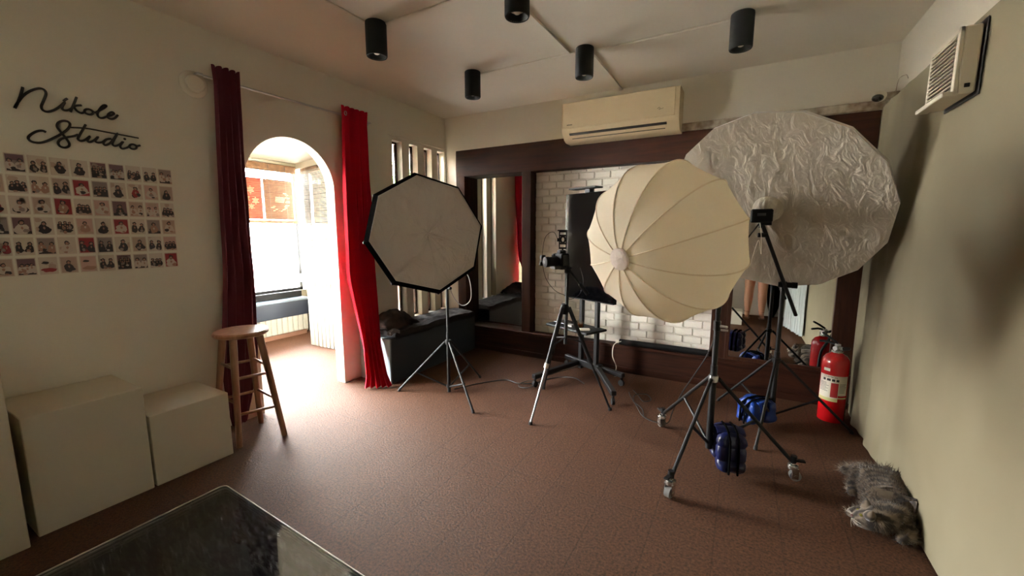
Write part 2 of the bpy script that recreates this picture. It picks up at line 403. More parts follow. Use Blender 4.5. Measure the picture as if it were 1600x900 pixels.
struct('wall_back', MB().box(LX - .1, WX + .1, BY + .14, BY + .24, 0, CZ).box(LX - .1, WX + .1, BY, BY + .14, 2.165, CZ).box(LX - .1, -2.80, BY, BY + .14, 0, 2.165), 'wall', 0)
struct('wall_right', MB().box(WX, WX + .1, RY - .1, BY + .2, 0, CZ), 'wall', 0)
QX0, QX1, QZ0, QZ1 = -2.55, -1.05, 1.0, 2.15  # added unseen rear window; its daylight brightens surfaces facing the camera
struct('wall_rear', MB().box(LX - .1, QX0, RY - .1, RY, 0, CZ).box(QX1, WX + .1, RY - .1, RY, 0, CZ).box(QX0, QX1, RY - .1, RY, 0, QZ0).box(QX0, QX1, RY - .1, RY, QZ1, CZ), 'wall', 0)
rwf = MB().box(QX0, QX1, RY - .07, RY - .03, QZ0, QZ0 + .05, .004).box(QX0, QX1, RY - .07, RY - .03, QZ1 - .05, QZ1, .004)
for x in (QX0 + .025, (QX0 + QX1) / 2, QX1 - .025): rwf.box(x - .025, x + .025, RY - .07, RY - .03, QZ0, QZ1, .004)
o = struct('window_7', rwf, 'plast')
part('pane', MB().box(QX0 + .05, QX1 - .05, RY - .054, RY - .048, QZ0 + .05, QZ1 - .05), mat('frosted_fill_pane', (236, 236, 230), .5, trans=.045), o)
# thin trim over the slit windows and the frame line beside them
tr = MB().box(LX, LX + .012, 2.88, 3.70, 2.185, 2.20, .003)
tr.box(LX, LX + .012, 3.695, 3.705, .45, 2.19, .003)
struct('trim_1', tr, 'wall')
for k, (a, b) in enumerate(SL):
    fr = MB()
    fr.box(LX - T + .005, LX - T + .03, a, a + .014, .43, 2.155).box(LX - T + .005, LX - T + .03, b - .014, b, .43, 2.155)
    fr.box(LX - T + .005, LX - T + .03, a, b, 2.135, 2.155).box(LX - T + .005, LX - T + .03, a, b, .43, .45)
    o = struct('window_%d' % (k + 3), fr, 'woodv')
    part('pane', MB().box(LX - T + .015, LX - T + .019, a + .014, b - .014, .45, 2.135), 'pane', o)
# ---- dark wood frame of the back wall: recess of 13 cm holds mirror, brick panel, mirror
wf = MB(); yb = BY + .14
wf.box(-2.80, RX + .02, BY, yb, 1.89, 2.165, .004)
wf.box(-2.80, RX + .02, BY, yb, 0, .25, .004)
struct('trim_2', wf, 'wood')
wp = MB()
for x0, x1 in ((-2.80, -2.69), (-1.985, -1.885), (-.20, -.075), (.62, .74)):
    wp.box(x0, x1, BY + .002, yb, .245, 1.895, .004)
struct('trim_3', wp, 'woodv')
struct('trim_4', MB().box(-2.80, RX + .02, BY - .015, BY + .01, .235, .262, .004).box(-2.78, RX, BY - .006, BY + .01, .0, .055, .003), 'wood')
struct('trim_5', MB().box(-.52, .76, BY - .03, BY + .002, 2.105, 2.165, .006), 'old')
# brick panel: raised bricks in running bond on one sheet
bk = MB().box(-1.885, -.20, yb - .014, yb, .25, 1.89)
bw, bh, g = .154, .07, .007; r_ = 0; z = .252
while z < 1.885:
    x = -1.885 - (bw / 2 if r_ % 2 else 0)
    while x < -.20:
        x0, x1, z1 = max(x + g / 2, -1.884), min(x + bw - g / 2, -.201), min(z + bh - g / 2, 1.889)
        if x1 - x0 > .02: bk.box(x0, x1, yb - .026 - random.random() * .004, yb - .012, z + g / 2, z1, .006)
        x += bw
    z += bh; r_ += 1
struct('wall_brick_panel', bk, 'brick')
# ceiling raceways
rw = MB()
rw.box(-2.035, -2.015, .5, 1.86, CZ - .01, CZ, .003).box(-1.95, -1.06, 1.895, 1.913, CZ - .01, CZ, .003)
struct('trim_6', rw, 'ceil')
rw = MB().box(-1.90, -1.10, 2.825, 2.843, CZ - .01, CZ, .003).box(-.96, -.15, 2.855, 2.873, CZ - .012, CZ, .003)
rw.prism([V(-1.175, 1.93, CZ), V(-1.135, 1.93, CZ), V(-1.125, 2.80, CZ), V(-1.165, 2.80, CZ)], (0, 0, -.014))
rw.prism([V(-1.03, 2.88, CZ), V(-.995, 2.88, CZ), V(-1.0, 3.715, CZ), V(-1.035, 3.715, CZ)], (0, 0, -.014))
struct('trim_7', rw, 'ceil')
# ---- anteroom beyond the arch: bay with window bench
an = MB()
SB = V(-5.0, 3.33, 0); SA = V(LX - T, 2.93, 0); sd = (SB - SA).normalized(); sn = V(-sd.y, sd.x, 0)
if sn.y < 0: sn = -sn
def side(mb, t0, t1, z0, z1, d0, d1):
    Ls = (SB - SA).length
    a, b = SA + sd * (Ls * t0) + sn * d0, SA + sd * (Ls * t1) + sn * d0; c, d = SA + sd * (Ls * t1) + sn * d1, SA + sd * (Ls * t0) + sn * d1
    return mb.prism([V(p.x, p.y, z0) for p in (a, b, c, d)], (0, 0, z1 - z0))
an.box(AX - .1, AX, -1.9, 3.45, 0, .55).box(AX - .1, AX, -1.9, 3.45, 2.08, 2.5).box(AX - .1, AX, -1.9, -1.7, .5, 2.1)
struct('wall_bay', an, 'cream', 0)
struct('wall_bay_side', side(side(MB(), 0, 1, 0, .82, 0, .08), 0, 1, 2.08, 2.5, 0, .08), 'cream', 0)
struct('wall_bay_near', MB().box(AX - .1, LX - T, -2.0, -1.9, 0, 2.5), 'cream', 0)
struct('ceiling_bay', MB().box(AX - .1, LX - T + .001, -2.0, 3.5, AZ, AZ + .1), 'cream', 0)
cn = MB().box(AX, AX + .05, -1.9, 3.30, 2.07, 2.14, .01); side(cn, 0, 1, 2.07, 2.14, -.05, 0)
struct('trim_8', cn, 'cream')
w1 = MB()
for y in (-1.68, -.35, .95, 2.12, 3.29): w1.box(AX - .06, AX - .02, y - .02, y + .02, .55, 2.08)
w1.box(AX - .06, AX - .02, -1.7, 3.3, .55, .585).box(AX - .06, AX - .02, -1.7, 3.3, 2.05, 2.08)
o = struct('window_1', w1, 'blackm')
for y0, y1 in ((-1.66, -.37), (-.33, .93), (.97, 2.10), (2.14, 3.27)): part('pane', MB().box(AX - .045, AX - .040, y0, y1, .585, 2.05), 'pane', o)
w2 = MB(); side(w2, .02, .98, .82, .85, .02, .06); side(w2, .02, .98, 2.05, 2.08, .02, .06)
for t in (.02, .49, .96): side(w2, t, t + .02, .85, 2.05, .02, .06)
o = struct('window_2', w2, 'blackm')
part('pane', side(MB(), .03, .97, .85, 2.05, .038, .042), 'pane', o)
ang = math.atan2(sd.y, sd.x)
mid = (SA + SB) / 2
portal('sky_portal', (mid.x + sn.x * .09, mid.y + sn.y * .09, 1.45), (PI / 2, 0, math.atan2(-sd.y, -sd.x)), 1.9, 1.2)
portal('sky_portal', (LX - T - .02, 3.3, 1.29), (0, -PI / 2, 0), 1.72, .78)

# outdoors
struct('ground', MB().box(-30, LX - T - .02, -12, 25, -.2, -.1), 'concrete')
hs = thing('house', 'white painted house across the street, blown out behind the bay window', 'house', (-14, 2, -.1))
part('wall', MB().box(-16, -14, -6, 9, -.1, 1.1), 'house', hs)
part('coping', MB().box(-16.05, -13.95, -6, 9, 1.1, 1.18, .02), 'house', hs)

# ------------------------------------------------------------------ large furnishings
# canvas backdrop over the right wall
def bd(u, v):
    y = -.2 + 3.83 * u; zz = .012 + 2.088 * v; f = max(0., (y - 2.5) / 1.1)
    lo = max(0., 1 - zz / 1.6)
    return V(RX - .010 * f * (.4 + lo) * math.sin(y * 19 + 1.3 * math.sin(zz * 2)) - .006 * f * (.4 + lo) * math.sin(y * 41), y, zz)
solo('backdrop', MB().sheet(bd, 150, 14, (.06, 0, 0)), 'canvas', 'tall cream canvas backdrop covering the right wall up to its white band', 'backdrop')

# mirrors
m1 = thing('wall_mirror', 'narrow mirror set in the dark wood frame beside the bench corner', 'mirror', (-2.29, yb - .02, .25))
part('glass', MB().box(-2.69, -1.985, yb - .012, yb - .004, .25, 1.89), 'mirror', m1)
m2 = thing('wall_mirror', 'tall mirror behind the white umbrella reflecting bare legs and curtain', 'mirror', (.27, BY, .26))
TL = math.radians(.65); mu = V(0, math.sin(TL), math.cos(TL)); mn = V(0, -math.cos(TL), math.sin(TL))
mc = V(.2725, BY + .012, .262) + mu * .81
part('glass', MB().obox(mc, (.335, .003, .79), (V(1, 0, 0), mn, mu)), 'mirror', m2)
fm = MB()
fm.obox(mc - V(.345, 0, 0) - mn * -.004, (.016, .014, .815), (V(1, 0, 0), mn, mu), .003); fm.obox(mc + V(.345, 0, 0) + mn * .004, (.016, .014, .815), (V(1, 0, 0), mn, mu), .003)
for sgn in (-1, 1): fm.obox(mc + mu * .80 * sgn + mn * .004, (.345, .014, .016), (V(1, 0, 0), mn, mu), .003)
part('frame', fm, 'woodv', m2)

# bench along the left wall
bn = thing('bench', 'long dark slate box bench under the slit windows', 'bench', (-2.75, 3.07, 0))
part('body', MB().box(LX + .004, -2.557, 2.445, BY - .02, 0, .40, .006), 'slate', bn)
part('end_panel', MB().box(LX + .01, -2.562, 2.432, 2.446, .0, .395, .003), mat('pale_edge', (150, 165, 172), .5), bn, 'pale grey end panel')
def mat_top(u, v):
    x = LX + .012 + .372 * u; y = 2.50 + 1.195 * v
    return V(x, y, .438 + .02 * noise.noise(V(x * 8, y * 5, 0)) + .010 * noise.noise(V(x * 25, y * 18, 3)) - (.03 if u in (0, 1) or v in (0, 1) else 0))
solo('bench_blanket', MB().sheet(mat_top, 40, 70, (0, 0, -.03)), 'cloth', 'rumpled dark brown blanket spread over the slate bench', 'blanket')
def pil(u, v):
    x = LX + .02 + .32 * u; y = 2.47 + .38 * v; a = (math.sin(PI * u) * math.sin(PI * v)) ** .45
    return V(x, y, .465 + .13 * a * (.55 + .45 * math.sin(PI * (1 - u))) + .02 * noise.noise(V(x * 22, y * 22, 5)))
solo('clothes_heap', MB().sheet(pil, 40, 40, (0, 0, -.006)), [mat('heap_black', (18, 16, 17), .9, spec=.1, var=(9, (58, 46, 40), 5), bump=(25, .5))], 'heap of black and brown soft cloth at the curtain end of the bench', 'cloth heap')
def cor(u, v):
    x = -2.60 + .04 * u; y = 2.445 + .11 * v
    return V(x, y, .452 + .018 * math.sin(PI * v) + .01 * noise.noise(V(x * 30, y * 30, 2)))
solo('folded_cloth', MB().sheet(cor, 8, 16, (0, 0, -.03)), mat('mauve_cloth', (110, 100, 100), .85), 'small pale mauve cloth folded on the near corner of the bench', 'cloth')

# white plinth boxes by the left wall
for (y0, y1, x1, h, lb) in ((-.12, .362, -2.50, .77, 'tallest white plinth box, cut by the left edge of the view'),
                            (.395, .795, -2.55, .535, 'middle-height white plinth box between the tall one and the low one'),
                            (.805, 1.17, -2.55, .378, 'lowest white plinth box, next to the wooden stool')):
    solo('plinth_box', MB().box(LX + .01, x1, y0, y1, 0, h, .003), 'white', lb, 'plinth box', 'white plinth boxes along the left wall')

# clear sheet on the floor
pl = []
for cx, cyy, a0 in ((-2.217, .945, 90), (-2.217, -.22, 180), (-.96, -.22, 270), (-.96, .895, 0)):
    for k in range(5):
        a = math.radians(a0 + 22.5 * k); pl.append(V(cx + .03 * math.cos(a), cyy + .03 * math.sin(a), .004))
sh = thing('floor_sheet', 'glossy scratched clear sheet lying on the carpet in the foreground', 'floor sheet', (-1.6, .4, 0))
part('sheet', MB().prism(pl, (0, 0, .008)), 'sheet', sh)
part('edge', MB().tube([p + V(0, 0, .006) for p in pl], .0035, 6, closed=True), 'plast', sh, 'pale bright rim of the sheet')

# ------------------------------------------------------------------ curtains and rod
rod = thing('curtain_rod', 'thin metal curtain rod over the arched doorway', 'curtain rod', (LX, 1.98, 2.235))
part('pole', MB().cyl((-2.893, 1.36, 2.225), (-2.893, 2.60, 2.235), .007, 10), 'steel', rod)
for y in (1.33, 2.63): part('bracket', MB().cyl((LX, y, 2.23), (-2.890, y, 2.23), .006, 8).lathe([(.018, 0), (.018, .006)], (LX, y, 2.23), (1, 0, 0), 12).tube([V(-2.893, y, 2.23), V(-2.893, y + (.03 if y < 2 else -.03), 2.23)], .008, 8), 'steel', rod)

def curtain(rows, folds, amp, nu=120, nv=60, puddle=0):
    """rows: (z, start xy, end xy, amp factor) from top to bottom"""
    def fn(u, v):
        t = v * (len(rows) - 1); i = min(int(t), len(rows) - 2); k = t - i
        k2 = k
        a, b = rows[i], rows[i + 1]
        z = a[0] + (b[0] - a[0]) * k2
        s = V(a[1][0], a[1][1], 0).lerp(V(b[1][0], b[1][1], 0), k2); e = V(a[2][0], a[2][1], 0).lerp(V(b[2][0], b[2][1], 0), k2)
        af = a[3] + (b[3] - a[3]) * k2
        d = (e - s); nrm = V(d.y, -d.x, 0).normalized()
        ph = folds * 2 * PI * u + .9 * noise.noise(V(u * 3, z * .7, 1))
        p = s.lerp(e, u + .012 * math.sin(2 * ph))
        p = p + nrm * (amp * af * math.sin(ph) + .012 * noise.noise(V(u * 9, z * 3, 4)))
        p.z = z + (.012 * math.cos(ph) if v == 0 else 0)
        return p
    return MB().sheet(fn, nu, nv, (.0015, .0015, 0))
cr = thing('curtain', 'bright red curtain hanging right of the arch and pooling on the carpet', 'curtain', (-2.7, 2.40, 0), 'curtains at the arched doorway')
rowsR = [(2.285, (-2.855, 2.31), (-2.85, 2.555), .7), (2.19, (-2.855, 2.31), (-2.85, 2.545), .6), (1.6, (-2.87, 2.29), (-2.83, 2.54), .8), (.93, (-2.83, 2.25), (-2.79, 2.52), .9),
         (.35, (-2.72, 2.29), (-2.63, 2.40), .9), (.10, (-2.70, 2.29), (-2.56, 2.39), .9), (.012, (-2.68, 2.25), (-2.50, 2.385), 1.1)]
part('cloth', curtain(rowsR, 5, .028), 'red', cr)
for k in range(1): part('eyelet', MB().tube([V(-2.828, 2.325 + k * .05 + .010 * math.cos(a), 2.232 + .016 * math.sin(a)) for a in [2 * PI * i / 14 for i in range(14)]], .003, 6, closed=True), 'steel', cr)
cl = thing('curtain', 'dark maroon curtain hanging left of the arch behind the wooden stool', 'curtain', (-2.86, 1.41, 0), 'curtains at the arched doorway')
rowsL = [(2.285, (-2.858, 1.395), (-2.85, 1.545), .7), (2.19, (-2.858, 1.40), (-2.85, 1.54), .6), (1.6, (-2.875, 1.38), (-2.87, 1.54), .8), (1.0, (-2.885, 1.36), (-2.88, 1.55), .85),
         (.45, (-2.885, 1.30), (-2.88, 1.53), .9), (.16, (-2.885, 1.31), (-2.88, 1.46), .8), (.02, (-2.885, 1.33), (-2.88, 1.42), .7)]
part('cloth', curtain(rowsL, 4, .03), 'maroon', cl)

# ------------------------------------------------------------------ stool
SX, SY = -2.70, 1.345
st = thing('bar_stool', 'tall round-seated wooden stool in front of the maroon curtain', 'stool', (SX, SY, 0))
part('seat', MB().lathe([(.02, .662), (.135, .662), (.149, .672), (.151, .684), (.144, .694), (.02, .698)], (SX, SY, 0), n=40), 'stool', st)
feet = [(-2.50, 1.45), (-2.81, 1.475), (-2.595, 1.225), (-2.885, 1.235)]; tops = []
for fx, fy in feet:
    d = V(fx - SX, fy - SY, 0).normalized(); tp = V(SX, SY, .664) + d * .115; tops.append(tp)
    part('leg', MB().cyl((fx, fy, 0), tp, .0165, 14, .021), 'stool', st)
def leg_at(i, z): a = V(feet[i][0], feet[i][1], 0); return a.lerp(tops[i], z / .664)
for i, j, z in ((0, 2, .20), (1, 3, .24), (0, 2, .42), (1, 3, .46), (0, 1, .25), (2, 3, .27), (0, 1, .47), (2, 3, .48)):
    part('rung', MB().cyl(leg_at(i, z), leg_at(j, z), .009, 10), 'stool', st)

# ------------------------------------------------------------------ light stands
def stand(root, base, hz, feet, pole, lowz, mid=.55, r=.014, lr=.009, caster=False):
    """pole: list of (z0, z1, radius); feet: floor points"""
    bx, by = base
    for z0, z1, rr in pole: part('pole', MB().cyl((bx, by, z0), (bx, by, z1), rr, 16), 'black', root)
    part('hub_collar', MB().lathe([(.012, -.022), (.024, -.018), (.026, 0), (.024, .016), (.012, .02)], (bx, by, hz), n=20), 'black' if not caster else 'steel', root)
    part('low_collar', MB().lathe([(.012, -.014), (.022, -.012), (.022, .012), (.012, .014)], (bx, by, lowz), n=20), 'black', root)
    for fx, fy in feet:
        d = V(fx - bx, fy - by, 0).normalized(); tp = V(bx, by, hz) + d * .026
        fz = .095 if caster else .008
        lg = part('leg', MB().cyl(tp, (fx, fy, fz), lr, 10), 'black', root)
        m_ = tp.lerp(V(fx, fy, fz), mid)
        part('brace', MB().cyl(V(bx, by, lowz) + d * .02, m_, lr * .8, 8).cyl(m_ - V(-d.y, d.x, 0) * .012, m_ + V(-d.y, d.x, 0) * .012, .006, 8), 'black', root)
        if caster:
            f = MB().cyl((fx, fy, .085), (fx, fy, .118), .012, 12).lathe([(.012, .092), (.024, .088), (.027, .078), (.027, .066), (.016, .064)], (fx, fy, 0), n=20)
            sdv = V(-d.y, d.x, 0)
            for sg in (-1, 1): f.obox(V(fx, fy, .046) + sdv * .020 * sg + d * .008, (.016, .003, .030), (d, sdv, V(0, 0, 1)), .002)
            f.cyl(V(fx, fy, .028) + d * .012 - sdv * .024, V(fx, fy, .028) + d * .012 + sdv * .024, .010, 12)
            lv_ = part('lock_lever', MB().obox(V(fx, fy, .112) + d * .026, (.026, .012, .005), (d, sdv, V(0, 0, 1)), .002).cyl((fx, fy, .10), (fx, fy, .135), .015, 12), 'blackm', lg)
            c = part('caster', f, 'chrome', lg, 'chrome caster fork')
            fw = V(fx, fy, .028) + d * .012
            part('caster', MB().cyl(fw - sdv * .014, fw + sdv * .014, .027, 18), mat('grey_wheel', (120, 118, 114), .4), lg, 'grey caster wheel')
        else:
            part('rubber_foot', MB().cyl((fx, fy, .0), V(fx, fy, .022) - d * .012, .011, 10), 'rubber', lg)

# ---- octagonal softbox on its stand, by the bench
ob = (-2.03, 2.55)
so = thing('light_stand', 'slim black tripod stand carrying the octagonal softbox', 'light stand', (ob[0], ob[1], 0))
stand(so, ob, .42, [(-2.40, 2.356), (-1.625, 2.312), (-1.99, 2.946)], [(.0, .50, .014), (.42, .86, .011), (.80, 1.30, .009)], .05, .62)
part('knob', MB().cyl((ob[0] + .01, ob[1], .86), (ob[0] + .045, ob[1] - .01, .86), .012, 12), 'blackm', so)
Oc = V(-1.92, 2.22, 1.291); OR = .424; az, el, ph0 = -.563, .158, 1.702
On = V(math.cos(el) * math.cos(az), math.cos(el) * math.sin(az), math.sin(el)); Ou = V(0, 0, 1).cross(On).normalized(); Ov = On.cross(Ou)
def op(r, k, d): a = ph0 - k * PI / 4; return Oc + (Ou * math.cos(a) + Ov * math.sin(a)) * r + On * d
ox = thing('octagonal_softbox', 'grey-faced octagonal softbox with black rim by the slit windows', 'softbox', Oc - On * .3)
dm = MB(); NR = 34
rings = []
crs = [(random.uniform(0, 2 * PI), random.uniform(.4, 1), random.choice((-1, 1))) for _ in range(15)]
for i in range(NR + 1):
    rr = OR * .942 * (i + .02) / (NR + .02)
    for k in range(8):
        for q in range(16):
            a = op(rr, k, 0).lerp(op(rr, k + 1, 0), q / 16); dv_ = a - Oc; th_ = math.atan2(dv_.dot(Ov), dv_.dot(Ou)); fr_ = dv_.length / OR
            cz_ = sum(sg * .011 * am * math.exp(-((((th_ - t0 + PI) % (2 * PI)) - PI) * (fr_ + .1) / .035) ** 2) for t0, am, sg in crs) * (1 - fr_)
            rings.append(a + On * (cz_ - .006 - .012 * (1 - i / NR) + (.007 * noise.noise(a * 7) + .004 * noise.noise(a * 19)) * (1 - (i / NR) ** 4)))
fs = [(i * 128 + j, i * 128 + (j + 1) % 128, (i + 1) * 128 + (j + 1) % 128, (i + 1) * 128 + j) for i in range(NR) for j in range(128)]; fs.append(tuple(range(128)))
part('diffuser', dm.add(rings, fs), 'difg', ox, 'grey translucent front cloth', smooth=80)
rm = MB()
for k in range(8):                      # rim: outer lip standing in front of the diffuser, and rolled edge
    f0, f1, g0, g1 = op(OR * .945, k, 0), op(OR * .945, k + 1, 0), op(OR * 1.02, k, -.036), op(OR * 1.02, k + 1, -.036)
    h0, h1, q0, q1 = op(OR * .915, k, -.014), op(OR * .915, k + 1, -.014), op(OR * .93, k, -.075), op(OR * .93, k + 1, -.075)
    rm.add([f0, f1, g1, g0, q0, q1, h1, h0], [(0, 1, 2, 3), (3, 2, 5, 4), (4, 5, 6, 7)])
part('rim', rm, 'blackf', ox)
hem = MB().tube([op(OR * .944, k, .001) for k in range(8)], .0032, 6, closed=True)
part('hem', hem, mat('pale_hem', (196, 190, 184), .8), ox, 'pale stitched hem')
sk = MB(); vs = [op(OR * 1.0, k, -.045) for k in range(8)] + [op(.24, k, -.22) for k in range(8)] + [op(.07, k, -.33) for k in range(8)]
sk.add(vs, [(i * 8 + j, i * 8 + (j + 1) % 8, (i + 1) * 8 + (j + 1) % 8, (i + 1) * 8 + j) for i in range(2) for j in range(8)] + [tuple(range(16, 24))])
part('shell', sk, 'blackf', ox, smooth=0)
for k in range(8): part('rod', MB().tube([op(OR * .99, k, -.05), op(OR * .97, k, -.10), op(.24, k, -.225), op(.07, k, -.335)], .004, 6).blob(op(OR * 1.0, k, -.052), (.011, .011, .011), nu=8, nv=6), 'blackm', ox)
os_ = thing('strobe_head', 'black strobe head behind the octagonal softbox', 'strobe', Oc - On * .45)
bc = Oc - On * .33
part('housing', MB().lathe([(.03, -.20), (.05, -.19), (.052, -.02), (.062, 0)], bc, On, 20), 'blackm', os_)
hb = Oc - On * .40
part('bracket', MB().tube([hb, V(hb.x, hb.y, 1.13), V(ob[0] - .02, ob[1], 1.12), V(ob[0], ob[1], 1.14)], .012, 8).lathe([(.018, -.03), (.018, .03)], (ob[0], ob[1], 1.14)), 'black', os_)
solo('power_cable', MB().tube(cat_rom([V(-2.35, 2.60, 1.14), V(-2.06, 2.57, .96), V(-1.99, 2.57, .80), V(-1.92, 2.60, .72), V(-1.85, 2.62, .78), V(-1.87, 2.62, .95), V(-1.95, 2.6, 1.02)], 8), .0035, 6), 'gcable', 'thin grey cable looping beside the softbox stand pole', 'cable')

# ---- lantern softbox on castor stand
lb_ = (-.10, 2.42)
sl = thing('light_stand', 'black stand on silver castors under the cream lantern softbox', 'light stand', (lb_[0], lb_[1], 0))
stand(sl, lb_, .506, [(-.24, 2.02), (.30, 2.48), (-.40, 2.76)], [(.10, .58, .0175), (.50, .82, .0145), (.78, 1.30, .0115)], .14, .5, lr=.010, caster=True)
part('collar', MB().lathe([(.012, -.03), (.019, -.025), (.019, .025), (.012, .03)], (lb_[0], lb_[1], .80), n=16), 'black', sl)
part('clamp', MB().cyl((lb_[0], lb_[1], .80), (lb_[0] + .05, lb_[1] - .02, .80), .007, 8).cyl((lb_[0] + .02, lb_[1] - .03, .785), (lb_[0] + .055, lb_[1] - .03, .785), .006, 8), 'steel', sl)
Lc = V(-.341, 2.05, 1.245); Ln = V(-.41, -.889, -.204).normalized(); Lu = V(0, 0, 1).cross(Ln).normalized(); Lv = Ln.cross(Lu); LR, LA = .382, .305
ph_l = 1.30
def lp(th, ph, k=1.0, out=0.0):
    return Lc + Ln * (LA * math.cos(th) + out * math.cos(th)) + (Lu * math.cos(ph) + Lv * math.sin(ph)) * (LR * math.sin(th) * k + out * math.sin(th))
lt = thing('lantern_softbox', 'big cream twelve-ribbed lantern softbox on the castor stand', 'softbox', Lc)
NS = 12; SEG = 8
def lf(u, v):
    th = .045 + (PI - .09) * v; ph = ph_l + 2 * PI * u; q = (u * NS) % 1.0
    flat = math.cos(PI / NS) / math.cos((q - .5) * 2 * PI / NS); k = 1 + (flat - 1) * 1.35
    pk = 1 - .035 * math.exp(-((th - .22) / .12) ** 2) * abs(math.sin(q * PI * 5))
    return lp(th, ph, k * pk)
part('fabric', MB().grid(lf, NS * SEG, 60, cu=True), 'lantern', lt, smooth=80)
for i in range(NS):
    ph = ph_l + 2 * PI * i / NS
    part('rib', MB().tube([lp(.05 + (PI - .1) * j / 40, ph, 1.0, .0005) for j in range(41)], .0032, 6), 'seam', lt)
part('hub_cap', MB().lathe([(.001, .004), (.044, .004), (.05, 0), (.047, -.012), (.03, -.02), (.001, -.02)], Lc + Ln * (LA + .006), Ln, 28), mat('cap_velour', (226, 212, 200), .95, bump=(80, .4)), lt, 'round pale velour hub cap')
bk_ = Lc - Ln * (LA - .01)
ls = thing('strobe_head', 'dark strobe head at the back of the lantern softbox', 'strobe', bk_)
part('housing', MB().lathe([(.058, -.04), (.062, 0), (.06, .04), (.055, .21), (.04, .22)], bk_, -Ln, 22), 'blackm', ls)
part('yoke', MB().tube([bk_ - Ln * .12 - V(0, 0, .02), V(lb_[0], lb_[1], 1.295)], .014, 8), 'black', ls)
solo('power_cable', MB().tube(cat_rom([bk_ - Ln * .2, V(-.09, 2.50, 1.0), V(-.10, 2.45, .80), V(-.14, 2.47, .62), V(-.27, 2.60, .33), V(-.33, 2.70, .16), V(-.37, 2.78, .03), V(-.46, 2.80, .008), V(-.55, 2.86, .006), V(-.62, 3.0, .006), V(-.70, 3.15, .006), V(-.74, 3.25, .006)], 8), .004, 6), 'cable', 'black power cable running down the lantern softbox stand', 'cable')

# ---- big umbrella with diffuser on boom stand
ub = (.24, 3.215)
su = thing('light_stand', 'black boom stand in front of the big white umbrella', 'light stand', (ub[0], ub[1], 0))
stand(su, ub, .44, [(.69, 3.27), (.138, 2.73), (-.10, 3.43)], [(.02, .50, .0175), (.42, .93, .0145)], .06, .55)
Dc = V(.108, 3.0, 1.436); Dn = V(-.302, -.789, -.535).normalized(); Du = V(0, 0, 1).cross(Dn).normalized(); Dv = Dn.cross(Du); DR = .598
flash_p = Dc + Dn * .10
J = V(ub[0] + .005, ub[1] - .035, .955)
bd_ = (flash_p + V(0.0, 0.0, -.02) - J).normalized(); blen = (flash_p - J).length
part('boom_arm', MB().cyl(J - bd_ * .27, J + bd_ * blen, .0115, 14), 'black', su)
part('boom_joint', MB().lathe([(.020, -.03), (.024, 0), (.020, .03)], (ub[0], ub[1], .945)).cyl((ub[0] - .03, ub[1] - .02, .955), (ub[0] + .045, ub[1] - .02, .955), .018, 14), 'blackm', su)
part('knob', MB().cyl((ub[0] + .045, ub[1] - .02, .955), (ub[0] + .075, ub[1] - .02, .955), .020, 12), 'blackm', su)
part('knob', MB().cyl(J + bd_ * (blen - .12) + V(.0, -.01, 0), J + bd_ * (blen - .12) + V(-.045, -.02, 0), .014, 12), 'blackm', su)
part('knob', MB().cyl(J + bd_ * (blen - .03) + V(.0, -.01, 0), J + bd_ * (blen - .03) + V(.05, -.015, 0), .014, 12), 'blackm', su)
um = thing('umbrella', 'huge white photo umbrella with wrinkled diffuser in the back right corner', 'umbrella', Dc)
NU = 16
def df(u, v):
    r0 = .05; rr = r0 + (DR - r0) * v; ph = 2 * PI * u; q = (u * NU) % 1; flat = math.cos(PI / NU) / math.cos((q - .5) * 2 * PI / NU)
    p = Dc + (Du * math.cos(ph) + Dv * math.sin(ph)) * rr * (1 + (flat - 1) * v)
    wr = .012 * noise.noise(V(p.x * 9, p.y * 9, p.z * 3)) + .006 * noise.noise(V(p.x * 30, p.y * 30, p.z * 8)) + .02 * math.sin(PI * v) * -1
    return p + Dn * (wr * (1 - v ** 6))
part('diffuser', MB().grid(df, NU * 8, 40, cu=True), 'difw', um, 'wrinkled white front cloth', smooth=80)
def cf(u, v):
    th = PI / 2 * v; ph = 2 * PI * u; q = (u * NU) % 1; flat = math.cos(PI / NU) / math.cos((q - .5) * 2 * PI / NU)
    return Dc - Dn * (.004 + .27 * math.cos(th)) + (Du * math.cos(ph) + Dv * math.sin(ph)) * DR * max(math.sin(th), .01) * flat
part('canopy', MB().grid(cf, NU * 4, 14, cu=True), mat('canopy_white', (224, 220, 214), .8), um, smooth=60)
part('shaft', MB().cyl(Dc - Dn * .29, Dc + Dn * .13, .004, 8), 'steel', um)
def sf(u, v):
    ph = 2 * PI * u; rr = .085 - .045 * v ** 1.5 + .006 * math.sin(ph * 14) * v
    return Dc + Dn * (-.012 + .075 * math.sin(v * PI / 2)) + (Du * math.cos(ph) + Dv * math.sin(ph)) * rr
part('sleeve', MB().grid(sf, 84, 12, cu=True), 'difw', um, 'gathered white sleeve round the flash', smooth=80)
cdp = flash_p + Dn * .03
part('drawstring', MB().tube(cat_rom([cdp, cdp + V(.015, -.02, -.10), cdp + V(.02, -.02, -.20), cdp + V(.005, -.03, -.12), cdp + V(-.01, -.03, -.16), cdp + V(-.03, -.02, -.27)], 6), .0022, 5), 'plast', um)
fl_ = thing('flash_unit', 'black flash bracket box in the middle of the big umbrella', 'flash', flash_p)
fa = (Du, Dn, Dv)
tcm = (V(0, 0, 1.3) + V(-.0, 0, 0) - flash_p).normalized(); fu = V(0, 0, 1).cross(tcm).normalized(); fv = tcm.cross(fu)
part('housing', MB().obox(flash_p + tcm * .02 + fv * .012, (.058, .03, .040), (fu, tcm, fv), .008), 'blackm', fl_)
part('screen', MB().obox(flash_p + tcm * .051 + fv * .02, (.022, .0015, .008), (fu, tcm, fv)), mat('dim_screen', (70, 72, 74), .3), fl_)
